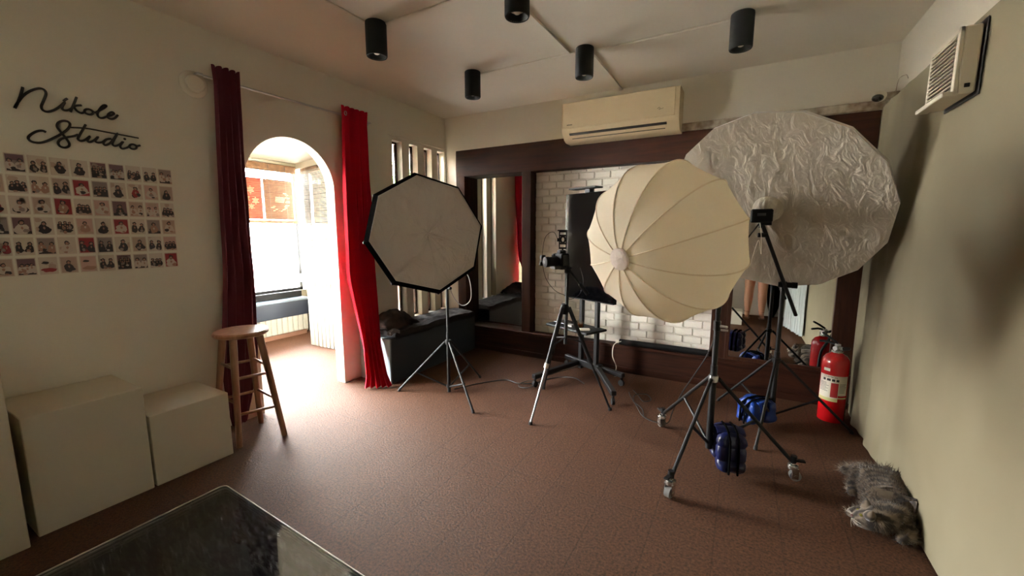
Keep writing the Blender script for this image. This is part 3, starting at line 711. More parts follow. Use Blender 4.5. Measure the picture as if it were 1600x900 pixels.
part('bracket', MB().cyl(flash_p, flash_p + V(0, 0, -.06), .012, 10), 'black', fl_)
part('lock_lever', MB().cyl(flash_p - fu * .01 + V(0, 0, -.035), flash_p - fu * .085 + V(0, -.02, -.155), .0045, 8), 'black', fl_)

# ------------------------------------------------------------------ monitor on rolling cart
RC = math.radians(-23.5); cx_ = V(math.cos(RC), math.sin(RC), 0); cyv = V(-math.sin(RC), math.cos(RC), 0)   # along the screen, and away from the viewer
K0 = V(-1.185, 3.47, 0)
def kp(a, b, z): return K0 + cx_ * a + cyv * b + V(0, 0, z)
ax3 = (cx_, cyv, V(0, 0, 1))
kt = thing('screen_cart', 'black rolling cart with two pillars holding the upright screen', 'cart', K0)
for s_ in (-.092, .092): part('pillar', MB().obox(kp(s_, .03, .72), (.019, .019, .68), ax3, .004), 'black', kt)
part('shelf', MB().obox(kp(-.06, -.085, .452), (.255, .13, .010), ax3, .006).obox(kp(-.06, -.05, .438), (.12, .05, .008), ax3, .003), 'black', kt)
part('cross_bar', MB().obox(kp(0, .03, .10), (.15, .03, .03), ax3, .006), 'black', kt)
c1, c2 = V(-1.462, 2.985, 0), V(-.79, 2.955, 0); r1, r2 = kp(-.30, .06, 0), kp(.36, .05, 0)
for a_, b_ in ((kp(-.11, .03, 0), c1), (kp(.11, .03, 0), c2), (kp(-.10, .04, 0), r1), (kp(.10, .04, 0), r2)):
    d = (b_ - a_).normalized(); a3 = (d, V(-d.y, d.x, 0), V(0, 0, 1)); m_ = (a_ + b_) / 2 + V(0, 0, .095)
    lg = part('leg', MB().obox(m_, ((b_ - a_).length / 2 + .02, .022, .020), a3, .006), 'black', kt)
    part('caster', MB().cyl(b_ + V(0, 0, .05), b_ + V(0, 0, .08), .010, 10).cyl(b_ + V(-d.y, d.x, 0) * -.011 + V(0, 0, .027), b_ + V(-d.y, d.x, 0) * .011 + V(0, 0, .027), .026, 16), 'rubber', lg)
part('top_bracket', MB().obox(kp(-.02, -.04, 1.668), (.155, .05, .006), ax3, .004).obox(kp(.0, -.02, 1.650), (.03, .02, .02), ax3, .004).obox(kp(.0, .02, 1.50), (.02, .006, .17), ax3, .003), 'black', kt)
tv = thing('upright_screen', 'tall glossy black screen standing upright behind the lantern softbox', 'screen', kp(.03, -.02, .69))
part('bezel', MB().obox(kp(.035, -.015, 1.165), (.283, .022, .467), ax3, .005), 'blackm', tv)
def scr(u, v): return kp(.035 - .277 + .554 * u, -.0385, .705 + .92 * v)
part('display', MB().obox(kp(.035, -.0385, 1.168), (.277, .0015, .460), ax3), 'screen', tv, 'glossy black display')
part('trim_edge', MB().obox(kp(-.2495, -.0375, 1.165), (.0015, .003, .467), ax3), 'steel', tv)
jar = thing('jar', 'small glass jar of amber wax on the cart shelf', 'jar', kp(.0, -.09, .462))
part('glass', MB().lathe([(.030, 0), (.034, .004), (.035, .055), (.033, .055), (.032, .004)], kp(.0, -.09, .463)), 'glass', jar)
part('wax', MB().lathe([(.001, .004), (.031, .004), (.031, .034), (.001, .034)], kp(.0, -.09, .463)), 'amber', jar)
solo('remote_control', MB().obox(kp(.11, -.15, .472), (.045, .018, .009), (V(.9, .43, 0).normalized(), V(-.43, .9, 0).normalized(), V(0, 0, 1)), .005), 'plast', 'small white remote control at the right end of the cart shelf', 'remote control')
solo('tablet', MB().obox(kp(-.20, -.10, .470), (.075, .05, .008), ax3, .003), 'phone', 'flat black tablet at the left end of the cart shelf', 'tablet')
solo('card_box', MB().obox(kp(-.075, -.13, .472), (.04, .03, .009), ax3, .003), mat('grey_card', (150, 146, 140), .7), 'small grey flat box between tablet and jar on the cart shelf', 'box')

# ------------------------------------------------------------------ tripod and camera
tp = thing('tripod', 'slender silver-legged camera tripod in front of the rolling cart', 'tripod', (-1.1, 2.725, 0))
H = V(-1.10, 2.723, .76)
part('hub', MB().lathe([(.020, -.05), (.032, -.03), (.034, .0), (.022, .025)], H), 'blackm', tp)
part('center_column', MB().cyl(H + V(.01, 0, -.27), H + V(.02, 0, .255), .0125, 14), 'black', tp)
for fx, fy in ((-1.188, 2.363), (-.781, 2.849), (-1.38, 2.98)):
    f = V(fx, fy, .0); d = (f - H); dh = V(d.x, d.y, 0).normalized(); a = H + dh * .03; m_ = a.lerp(f, .52)
    lg = part('leg', MB().cyl(a, m_, .0145, 12, .0135), 'black', tp)
    part('lower_leg', MB().cyl(a.lerp(f, .50), f + V(0, 0, .01), .0085, 10), 'steel' if fx < -1.1 and fy < 2.5 else 'black', lg)
    part('leg_lock', MB().cyl(a.lerp(f, .49), a.lerp(f, .53), .017, 12), 'plast' if fy < 2.5 else 'blackm', lg)
    part('foot', MB().cyl(f, f + V(0, 0, .02), .013, 10), 'rubber', lg)
    part('brace', MB().cyl(H + V(.012, 0, -.22), a.lerp(f, .34), .005, 8), 'black', tp)
part('pan_head', MB().lathe([(.016, 0), (.024, .006), (.024, .03), (.03, .034), (.03, .046)], H + V(.02, 0, .245)).cyl(H + V(.03, -.0, .27), H + V(.14, .04, .12), .008, 10).cyl(H + V(.10, .025, .175), H + V(.155, .045, .10), .0135, 12), 'blackm', tp)
cm = thing('camera', 'black camera with lens and trigger on the tripod in front of the screen', 'camera', H + V(.02, 0, .292))
cd = V(-.62, -.78, -.05).normalized(); cu_ = V(0, 0, 1).cross(cd).normalized(); cvv = cd.cross(cu_); Cc = V(-1.125, 2.715, 1.103); c3 = (cu_, cd, cvv)
part('body', MB().obox(Cc, (.064, .034, .045), c3, .010).obox(Cc + cvv * .052 + cd * .0, (.028, .026, .016), c3, .008).obox(Cc - cu_ * .0 + cu_ * -.055 + cd * .03, (.018, .018, .042), c3, .010), 'blackm', cm)
part('lens', MB().lathe([(.030, .03), (.034, .04), (.034, .10), (.037, .105), (.037, .135), (.030, .137)], Cc - cvv * .008, cd, 24), 'blackm', cm)
part('lens_glass', MB().lathe([(.001, .133), (.028, .130), (.028, .134), (.001, .139)], Cc - cvv * .008, cd, 24), mat('lens_dark', (6, 6, 9), .3, spec=.3), cm)
part('quick_plate', MB().obox(Cc - cvv * .058, (.050, .035, .008), c3, .003), 'black', cm)
part('battery_grip', MB().obox(Cc - cvv * .050 + cd * .045, (.04, .03, .012), c3, .004), mat('worn_grip', (44, 42, 42), .5), cm)
tg = on(846, 408, 1, 2.66)
part('trigger', MB().obox(tg + V(.01, .0, .018), (.019, .016, .025), c3, .004).obox(tg + V(.0, 0, -.018), (.014, .014, .015), c3, .004).cyl(tg, Cc, .006, 8), 'blackm', cm)
# perforated clamp plate over the camera
pc = Cc + cvv * .14 + V(.012, 0, .0); pk = MB(); rx, rz = V(.87, .49, 0), V(0, 0, 1); pyv = V(-.49, .87, 0)
pk.obox(pc + rx * -.024, (.004, .004, .062), (rx, pyv, rz)); pk.obox(pc + rx * .024, (.004, .004, .062), (rx, pyv, rz))
for dz in (-.058, -.026, .030, .058): pk.obox(pc + rz * dz, (.028, .004, .006), (rx, pyv, rz))
pk.tube([pc + rx * .016 * math.cos(a) + rz * (.002 + .022 * math.sin(a)) for a in [2 * PI * i / 20 for i in range(20)]], .007, 6, closed=True)
pk.obox(pc + rz * .066 - rx * .004, (.034, .010, .004), (rx, pyv, rz), .002); pk.obox(pc - rx * .034, (.006, .006, .012), (rx, pyv, rz), .002); pk.cyl(pc - rz * .062, pc - rz * .10, .006, 8)
part('phone_clamp', pk, 'blackm', cm)
part('sync_cable', MB().tube(cat_rom([pc - rx * .036, pc - rx * .06 + rz * .05, pc - rx * .10 + rz * .045, pc - rx * .13 - rz * .0, tg + V(.005, 0, .045)], 8), .0018, 5), 'cable', cm)
solo('tether_cable', MB().tube(cat_rom([tg + V(.01, .0, -.035), tg + V(.03, .02, -.13), tg + V(.09, .04, -.21), tg + V(.17, .05, -.245), V(-1.06, 2.73, .82), V(-1.0, 2.75, .86), V(-.97, 2.74, .95), V(-.99, 2.73, 1.05)], 8), .002, 5), 'cable', 'thin black tether cable drooping below the camera', 'cable')
# cables on the carpet
solo('power_cable', MB().tube(cat_rom([V(-2.02, 2.60, .006), V(-1.95, 2.75, .006), V(-1.85, 2.90, .006), V(-1.75, 3.0, .006), V(-1.62, 2.98, .006), V(-1.5, 3.05, .006), V(-1.44, 3.2, .006), V(-1.36, 3.3, .006), V(-1.22, 3.28, .03), V(-1.12, 3.25, .006)], 8), .0045, 6), 'cable', 'black cable on the carpet from the softbox stand to the cart', 'cable')
solo('power_cable', MB().tube(cat_rom([V(-1.42, 3.03, .006), V(-1.52, 3.06, .02), V(-1.60, 3.0, .006), V(-1.58, 2.92, .006), V(-1.50, 2.90, .015), V(-1.45, 2.96, .03), V(-1.48, 3.02, .05), V(-1.38, 3.14, .08), V(-1.28, 3.28, .10), V(-1.2, 3.36, .12)], 8), .004, 6), 'cable', 'coiled black cable at the left castor of the cart', 'cable')
solo('power_cable', MB().tube(cat_rom([V(-.72, 3.31, .006), V(-.66, 3.22, .006), V(-.60, 3.12, .006), V(-.55, 3.16, .012), V(-.60, 3.24, .018), V(-.68, 3.2, .012), V(-.66, 3.08, .006), V(-.58, 2.98, .006), V(-.54, 2.85, .006)], 8), .004, 6), 'cable', 'black cable curled on the carpet right of the cart', 'cable')
solo('white_cable', MB().tube(cat_rom([V(-.93, 3.695, .30), V(-.985, 3.66, .27), V(-.98, 3.6, .18), V(-.93, 3.55, .10), V(-.92, 3.45, .05), V(-.88, 3.40, .07)], 8), .004, 6), 'plast', 'pale cable dropping from the brick ledge behind the cart', 'cable')
rb = thing('rolled_backdrop', 'long black roller bar lying on the ledge under the brick panel', 'roller bar', (-.55, BY + .03, .262))
part('roll', MB().cyl((-.95, BY - .002, .29), (-.21, BY - .002, .29), .026, 16), 'blackm', rb)
part('end_cap', MB().cyl((-.985, BY - .002, .29), (-.95, BY - .002, .29), .017, 12), 'plast', rb)

# ------------------------------------------------------------------ extinguisher
ex = (.60, 3.46); E3 = V(ex[0], ex[1], 0)
fe = thing('fire_extinguisher', 'red fire extinguisher standing in front of the tall mirror', 'fire extinguisher', E3)
part('cylinder', MB().lathe([(.066, .0), (.074, .004), (.078, .012), (.078, .415), (.074, .440), (.058, .464), (.034, .478), (.026, .482), (.026, .49)], E3, n=40), 'extr', fe)
part('neck_ring', MB().lathe([(.028, .482), (.032, .484), (.032, .494), (.022, .498), (.018, .52), (.018, .53)], E3), 'chrome', fe)
hd_ = V(-.55, -.83, 0).normalized(); hs_ = V(-hd_.y, hd_.x, 0)
part('valve', MB().cyl(E3 + V(0, 0, .498), E3 + V(0, 0, .54), .017, 14).cyl(E3 + V(0, 0, .515), E3 + hs_ * .03 + V(0, 0, .515), .012, 12), 'steel', fe)
part('carry_handle', MB().tube([E3 + V(0, 0, .537) - hs_ * .02, E3 + V(0, 0, .545) - hs_ * .06, E3 + V(0, 0, .540) - hs_ * .11], .008, 8), 'blackm', fe)
part('squeeze_lever', MB().tube([E3 + V(0, 0, .545), E3 + V(0, 0, .575) - hs_ * .05, E3 + V(0, 0, .60) - hs_ * .10], .0075, 8), 'blackm', fe)
part('hose', MB().tube(cat_rom([E3 + hs_ * .03 + V(0, 0, .515), E3 + hs_ * .07 + V(0, .02, .52), E3 + V(.02, .085, .47), E3 + V(-.02, .092, .38), E3 + V(-.03, .088, .25), E3 + V(-.03, .088, .10)], 6), .010, 10), 'rubber', fe)
part('gauge', MB().cyl(E3 + hd_ * .015 + V(0, 0, .515), E3 + hd_ * .034 + V(0, 0, .515), .014, 16), 'steel', fe)
A_e = math.atan2(-3.46, -.60)
def wrapc(a0, a1, z0, z1, r=.0787, n=18): return [(V(ex[0] + r * math.cos(a0 + (a1 - a0) * i / n), ex[1] + r * math.sin(a0 + (a1 - a0) * i / n), 0), z0, z1) for i in range(n + 1)]
def wrap(mb, a0, a1, z0, z1, r=.0787):
    q = wrapc(a0, a1, z0, z1, r); vs = [p + V(0, 0, z) for p, l, h in q for z in (l, h)]
    return mb.add(vs, [(2 * i, 2 * i + 2, 2 * i + 3, 2 * i + 1) for i in range(len(q) - 1)])
lbm = MB(); A_e0 = A_e - .25
lbm.use(0); wrap(lbm, A_e0 - .95, A_e0 + 1.35, .20, .335); wrap(lbm, A_e0 - .95, A_e0 + .62, .155, .20); wrap(lbm, A_e0 - .6, A_e0 - .08, .362, .382)
lbm.use(3); wrap(lbm, A_e0 - .95, A_e0 + .62, .155, .178, .0790); wrap(lbm, A_e0 + .62, A_e0 + 1.35, .178, .188, .0790)
lbm.use(2); wrap(lbm, A_e0 + .08, A_e0 + .60, .185, .285, .0790)
lbm.use(1)
def cyl_txt(a, z, r=.0793): return lambda x, y: V(ex[0] + r * math.cos(a + x / r), ex[1] + r * math.sin(a + x / r), z + y)
lbm.text('CHEMICAL', .017, cyl_txt(A_e0 + .02, .318))
for k in range(7):
    for a0_, a1_ in ((A_e0 - .85, A_e0 - .02), (A_e0 + .68, A_e0 + 1.25)): wrap(lbm, a0_, a0_ + (a1_ - a0_) * random.uniform(.7, 1), .222 + k * .0095, .2245 + k * .0095, .0790)
for k, (a0_, wd) in enumerate(((-.55, .20), (-.25, .28), (.12, .22), (.42, .2))): wrap(lbm, A_e0 + a0_, A_e0 + a0_ + wd, .296, .312, .0790)
part('label', lbm, ['paper', 'ink', 'redink', 'yell'], fe, 'white printed label with red block', smooth=60)

# ------------------------------------------------------------------ sandbags
def sandbag(name, label, mid, ax, w_, drop, mats, lobes=3):
    """saddle bag draped over a bar: ax along the bar, lobes hang on both sides"""
    ax = V(ax).normalized(); sdv = V(-ax.y, ax.x, 0).normalized(); up = V(0, 0, 1)
    t = thing(name, label, 'sandbag', V(mid) - V(0, 0, drop), 'blue sandbags weighing down the stands')
    for sg in (-1, 1):
        b = MB(); c0 = V(mid) + sdv * sg * .062 + up * (-drop * .46)
        def pf(u, v, c0=c0, sg=sg):
            th = PI * (.02 + .96 * v); ph = 2 * PI * u; e = lambda q, n_: math.copysign(abs(q) ** n_, q)
            zz = e(math.cos(th), .5); rr_ = e(math.sin(th), .5); gr = 1 - .30 * abs(math.cos((zz + 1) / 2 * lobes * PI)) ** 4 - .22 * abs(math.sin(ph)) ** 14 + .22 * noise.noise(V(u * 8, v * 8, sg * 3))
            return c0 + ax * (w_ / 2 * (1 - .10 * abs(math.cos((zz + 1) / 2 * lobes * PI)) ** 6) * e(math.cos(ph), .6) * (1 + .06 * noise.noise(V(v * 7, sg * 5, u * 3))) * rr_ * (1 - .06 * (1 - gr))) + sdv * (.046 * e(math.sin(ph), .6) * rr_ * gr * (1 + .25 * -zz)) + up * (drop / 2 * zz)
        b.grid(pf, 44, 36, cu=True); b.f += [list(range(44))[::-1], [35 * 44 + i for i in range(44)]]; b.m += [0, 0]
        part('pouch', b, mats[0], t)
    part('saddle', MB().sheet(lambda u, v: V(mid) + ax * (w_ * .92 * (u - .5)) + sdv * (.10 * (v - .5)) + up * (.012 * math.cos((v - .5) * PI) + .004 * noise.noise(V(u * 6, v * 6, 0))), 14, 10, (0, 0, -.006)), mats[0], t)
    sp = MB()
    for o_ in (-.12, .16):
        sp.tube([V(mid) + ax * w_ * o_ + sdv * x + up * z for x, z in ((-.112, -drop * .9), (-.110, -drop * .4), (-.10, -.02), (-.06, .008), (0, .016), (.06, .008), (.10, -.02), (.110, -drop * .4), (.112, -drop * .9))], .014, 8, flat=.4)
    part('strap', sp, mats[1], t)
    return t
sandbag('sandbag', 'navy blue quilted sandbag hung on the castor stand', V(-.005, 2.40, .24), V(.93, .25, 0), .15, .215, ('navy', 'blackf'))
sandbag('sandbag', 'bright blue sandbag slumped at the foot of the boom stand', V(.145, 3.10, .185), V(.62, -.75, 0), .15, .165, ('blue', 'blackf'), 2)

# ------------------------------------------------------------------ air conditioner, wall and ceiling fittings
ac = thing('air_conditioner', 'wide cream split air conditioner under the ceiling on the back wall', 'air conditioner', (-.99, BY, 2.09))
X0, X1 = -1.47, -.505
prof = [(BY, 2.41), (3.53, 2.41), (3.505, 2.40), (3.50, 2.37), (3.50, 2.175), (3.515, 2.15), (3.56, 2.105), (3.60, 2.09), (BY, 2.09)]
part('casing', MB().prism([V(X0, y, z) for y, z in prof], (X1 - X0, 0, 0)), 'acplast', ac, smooth=40)
part('front_panel', MB().box(X0 + .006, X1 - .03, 3.492, 3.503, 2.19, 2.403, .004), 'acplast', ac)
part('outlet', MB().obox(V((X0 + X1) / 2 - .012, 3.5255, 2.150), (.405, .012, .010), (V(1, 0, 0), V(0, -.72, -.69), V(0, -.69, .72))), 'ink', ac, 'dark outlet slot')
part('louver', MB().obox(V((X0 + X1) / 2 - .012, 3.538, 2.128), (.40, .004, .013), (V(1, 0, 0), V(0, -.72, -.69), V(0, -.69, .72)), .002), 'acplast', ac)
part('lower_slot', MB().obox(V((X0 + X1) / 2 - .012, 3.552, 2.113), (.39, .004, .002), (V(1, 0, 0), V(0, -.72, -.69), V(0, -.69, .72))), 'ink', ac)
lg_ = MB()
for k in range(5): lg_.box(X0 + .05 + k * .010, X0 + .057 + k * .010, 3.4905, 3.4925, 2.215, 2.222)
lg_.tube(cat_rom([V(X1 - .16, 3.491, 2.252), V(X1 - .145, 3.491, 2.262), V(X1 - .14, 3.491, 2.250), V(X1 - .15, 3.491, 2.246), V(X1 - .115, 3.491, 2.252)], 4), .0012, 5)
part('marks', lg_, 'ink', ac)

for (x, y, lb) in ((-1.98, 1.875, 'black cylinder spotlight nearest the left wall'), (-1.035, 1.885, 'black cylinder spotlight cut by the top edge of the view'),
                   (-1.915, 2.775, 'black cylinder spotlight nearest the slit windows corner'), (-1.02, 2.80, 'black cylinder spotlight above the left end of the air conditioner'),
                   (-.095, 2.82, 'black cylinder spotlight farthest right on the ceiling')):
    t = thing('ceiling_spotlight', lb, 'spotlight', (x, y, CZ - .19), 'black cylinder spotlights on the ceiling')
    part('housing', MB().lathe([(.056, 0), (.060, -.003), (.061, -.01), (.061, -.183), (.058, -.19), (.052, -.19), (.050, -.186), (.030, -.15), (.001, -.148)][::-1], (x, y, CZ), n=36), 'blackm', t)
    part('reflector', MB().lathe([(.0505, -.187), (.046, -.17), (.028, -.152), (.001, -.1515)], (x, y, CZ), n=32, caps=False), mat('reflector_silver', (206, 198, 184), .45, metal=.6), t)
    part('bulb', MB().blob((x, y, CZ - .162), (.020, .020, .016), nu=16, nv=8), mat('bulb_glass', (225, 218, 205), .2), t)

# round cover on the left wall
rc = on(302, 132, 0, LX)
t = thing('wall_cover', 'round white cover plate high on the wall left of the maroon curtain', 'cover plate', rc)
part('plate', MB().lathe([(.075, 0), (.075, .008), (.068, .014), (.05, .016)], rc, (1, 0, 0), 32), 'plast', t)
part('boss', MB().lathe([(.050, .012), (.050, .03), (.043, .038), (.001, .042)], rc, (1, 0, 0), 28), 'plast', t)

# dome camera in the right corner
cc = V(.70, 3.63, 2.165)
t = thing('security_camera', 'small white dome security camera in the back right corner', 'security camera', cc)
part('shell', MB().blob(cc + V(0, 0, .008), (.040, .040, .034), nu=24, nv=14), 'plast', t)
part('lens_face', MB().blob(cc + V(-.010, -.016, -.004), (.032, .032, .024), nu=20, nv=12), 'screen', t, 'black lens face')
part('bracket', MB().box(cc.x + .03, WX - .002, cc.y - .02, cc.y + .03, 2.145, 2.19, .004).tube(cat_rom([V(.775, 3.61, 2.19), V(.775, 3.57, 2.25), V(.79, 3.5, 2.25), V(.795, 3.47, 2.22)], 5), .002, 5), 'old', t)
# louvred heater box on the right wall
hx0, hx1, hy0, hy1, hz0, hz1 = .645, RX + .002, 2.245, 2.53, 1.815, 2.055
t = thing('louvred_fan_box', 'white louvred fan box mounted high on the right-hand backdrop', 'fan box', (RX, 2.39, hz0))
part('gap_shade', MB().box(RX - .008, RX - .002, hy0 - .006, hy1 + .012, hz0 - .012, hz1 + .02, .003), 'ink', t)  # dark sheet stands in for the shaded gap behind the housing
part('housing', MB().box(hx0 + .012, RX - .012, hy0, hy1, hz0, hz1, .006), 'plast', t)
fb = MB().box(hx0, hx0 + .014, hy0, hy0 + .022, hz0, hz1, .003).box(hx0, hx0 + .014, hy1 - .022, hy1, hz0, hz1, .003).box(hx0, hx0 + .014, hy0, hy1, hz1 - .02, hz1, .003)
fb.box(hx0 - .028, hx0 + .014, hy0, hy1, hz0 - .006, hz0 + .012, .003)
part('front_frame', fb, 'plast', t)
lvb = MB()
for k in range(13): lvb.obox(V(hx0 + .004, (hy0 + hy1) / 2, hz0 + .024 + k * .0155), (.0075, (hy1 - hy0) / 2 - .02, .0013), (V(.94, 0, .34), V(0, 1, 0), V(-.34, 0, .94)))
part('grille_backing', MB().box(hx0 + .0105, hx0 + .0125, hy0 + .02, hy1 - .02, hz0 + .01, hz1 - .018), mat('grille_grey', (92, 84, 74), .8), t)
part('louvres', lvb, 'plast', t)
part('switch', MB().box(.675, .69, hy0 - .004, hy0 + .002, hz0 + .02, hz0 + .034, .001), 'ink', t)

# ------------------------------------------------------------------ lettering on the left wall
def wpt(cx0, cy0, off=.010):
    p = on(cx0 / 6.6667, 120 + cy0 / 6.6667, 0, LX); p.x = LX + off; return p
def stroke(mb, pts, r=.0052, closed=False): mb.tube(cat_rom([wpt(*p) for p in pts], 6, closed), r, 8, closed)
def ell(cx0, cy0, a, b, t=-.3): return [(cx0 + a * math.cos(q) * math.cos(t) - b * math.sin(q) * math.sin(t), cy0 + a * math.cos(q) * math.sin(t) + b * math.sin(q) * math.cos(t)) for q in [2 * PI * i / 10 for i in range(10)]]
n1 = MB()
stroke(n1, [(230, 112), (215, 175), (182, 265), (148, 330), (165, 292), (230, 205), (310, 150), (395, 125), (450, 138), (472, 180), (448, 250), (424, 310), (440, 350), (490, 367), (560, 348), (620, 310), (668, 268), (640, 318), (652, 347), (695, 352), (735, 335)])
stroke(n1, [(655, 256), (676, 240), (694, 230)])
stroke(n1, [(790, 215), (765, 280), (742, 330), (728, 370)]); stroke(n1, [(735, 335), (775, 306), (842, 300)]); stroke(n1, [(762, 318), (795, 358), (838, 380), (872, 372)])
stroke(n1, ell(918, 368, 46, 26, .25), closed=True)
stroke(n1, [(945, 352), (985, 375), (1030, 352), (1080, 325), (1100, 303), (1072, 300), (1035, 335), (1008, 385), (1022, 422), (1060, 432), (1110, 415), (1155, 402), (1180, 385), (1158, 370), (1122, 392), (1115, 425), (1150, 442), (1190, 432), (1220, 400)])
solo('wall_lettering', n1, 'ink', 'black handwritten upper word of the sign on the left wall', 'lettering', 'black script lettering on the left wall')
n2 = MB()
stroke(n2, [(472, 580), (432, 564), (370, 573), (310, 608), (288, 642), (320, 676), (400, 690), (480, 672), (560, 636), (640, 592), (700, 545), (722, 500), (700, 470), (650, 462), (602, 480), (588, 520), (622, 572), (672, 632), (712, 690), (710, 724), (668, 740), (620, 726), (598, 690), (622, 655), (680, 634), (760, 620), (806, 604)])
stroke(n2, [(885, 500), (850, 562), (815, 622), (806, 652), (836, 670), (882, 658), (930, 622), (904, 662), (926, 682), (975, 662), (1014, 628), (986, 668), (1010, 687), (1060, 682), (1100, 655), (1152, 648), (1104, 654), (1072, 688), (1088, 714), (1135, 697), (1172, 655), (1216, 592), (1182, 658), (1164, 700), (1188, 722), (1236, 708), (1274, 678), (1245, 722), (1266, 750), (1320, 738), (1350, 715)])
stroke(n2, [(725, 530), (900, 541), (1100, 578), (1435, 641)], .0038)
n2.blob(wpt(1292, 650), (.006, .006, .006), nu=10, nv=8)
stroke(n2, ell(1378, 730, 38, 24, .2), closed=True); stroke(n2, [(1395, 712), (1425, 722), (1452, 716)])
solo('wall_lettering', n2, 'ink', 'black handwritten lower word of the sign with a long crossing stroke', 'lettering', 'black script lettering on the left wall')

# ------------------------------------------------------------------ photo prints
PM = dict(pap=mat('print_paper', (198, 182, 166), .5), mauve=mat('print_mauve', (112, 80, 84), .5), red_=mat('print_red', (142, 34, 42), .5), tan=mat('print_tan', (176, 150, 134), .5),
          pink=mat('print_pink', (190, 152, 140), .5), grey=mat('print_grey', (140, 124, 118), .5), dk=mat('print_dark', (42, 32, 38), .5), wt=mat('print_white', (192, 176, 164), .5), sk=mat('print_skin', (158, 118, 102), .5))
MT = list(PM.values()); MI = {k: i for i, k in enumerate(PM)}
BGN = dict(pap='white', mauve='mauve', red_='deep red', tan='tan', pink='pale pink', grey='grey')
FGN = dict(dk='dark-clothed', wt='white-clothed', sk='bare-shouldered', red_='red-clothed')
NUM = {1: 'single sitter', 2: 'pair of sitters', 3: 'group of three sitters', 4: 'crowd of sitters', 5: 'low lying figure'}
ROWS = ['mauve wt 2|pap dk 2|pap dk 1|pap dk 1|mauve dk 4|mauve wt 3|pap dk 3|pap dk 2|grey wt 2', 'pap dk 3|pap sk 2|tan dk 2|red_ wt 1|grey dk 3|pap dk 1|pap red_ 1|pink wt 1|tan dk 1',
        'pap wt 1|tan wt 1|red_ sk 1|pap dk 3|pink wt 1|mauve dk 1|tan wt 2|pink wt 2|pap dk 3', 'mauve wt 1|pap dk 1|pap dk 4|pink sk 1|pap dk 1|red_ wt 1|pap dk 2|grey sk 1|tan wt 1',
        'pap dk 2|grey sk 2|pap wt 1|red_ dk 2|grey dk 2|pap dk 1|tan dk 1|pap dk 2|pink dk 3', 'mauve wt 3|pap red_ 5|tan dk 1|pink sk 5|pap dk 2|mauve dk 4|grey wt 2|pap dk 3|red_ wt 1']
EXTRA = [None, 'tan dk 1', 'pap red_ 1', 'grey dk 1', 'pap red_ 2', 'tan wt 1']
ORD = ['first', 'second', 'third', 'fourth', 'fifth', 'sixth']
CORD = ['right-hand end', 'second from right', 'third from right', 'fourth from right', 'fifth from right', 'fifth from left edge', 'fourth from left edge', 'third from left edge', 'second from left edge', 'far left, cut by the view']
CORD = ['at the right end', 'second from the right', 'third from the right', 'fourth from the right', 'fifth from the right', 'sixth from the right', 'seventh from the right', 'eighth from the right', 'ninth from the right', 'tenth from the right']
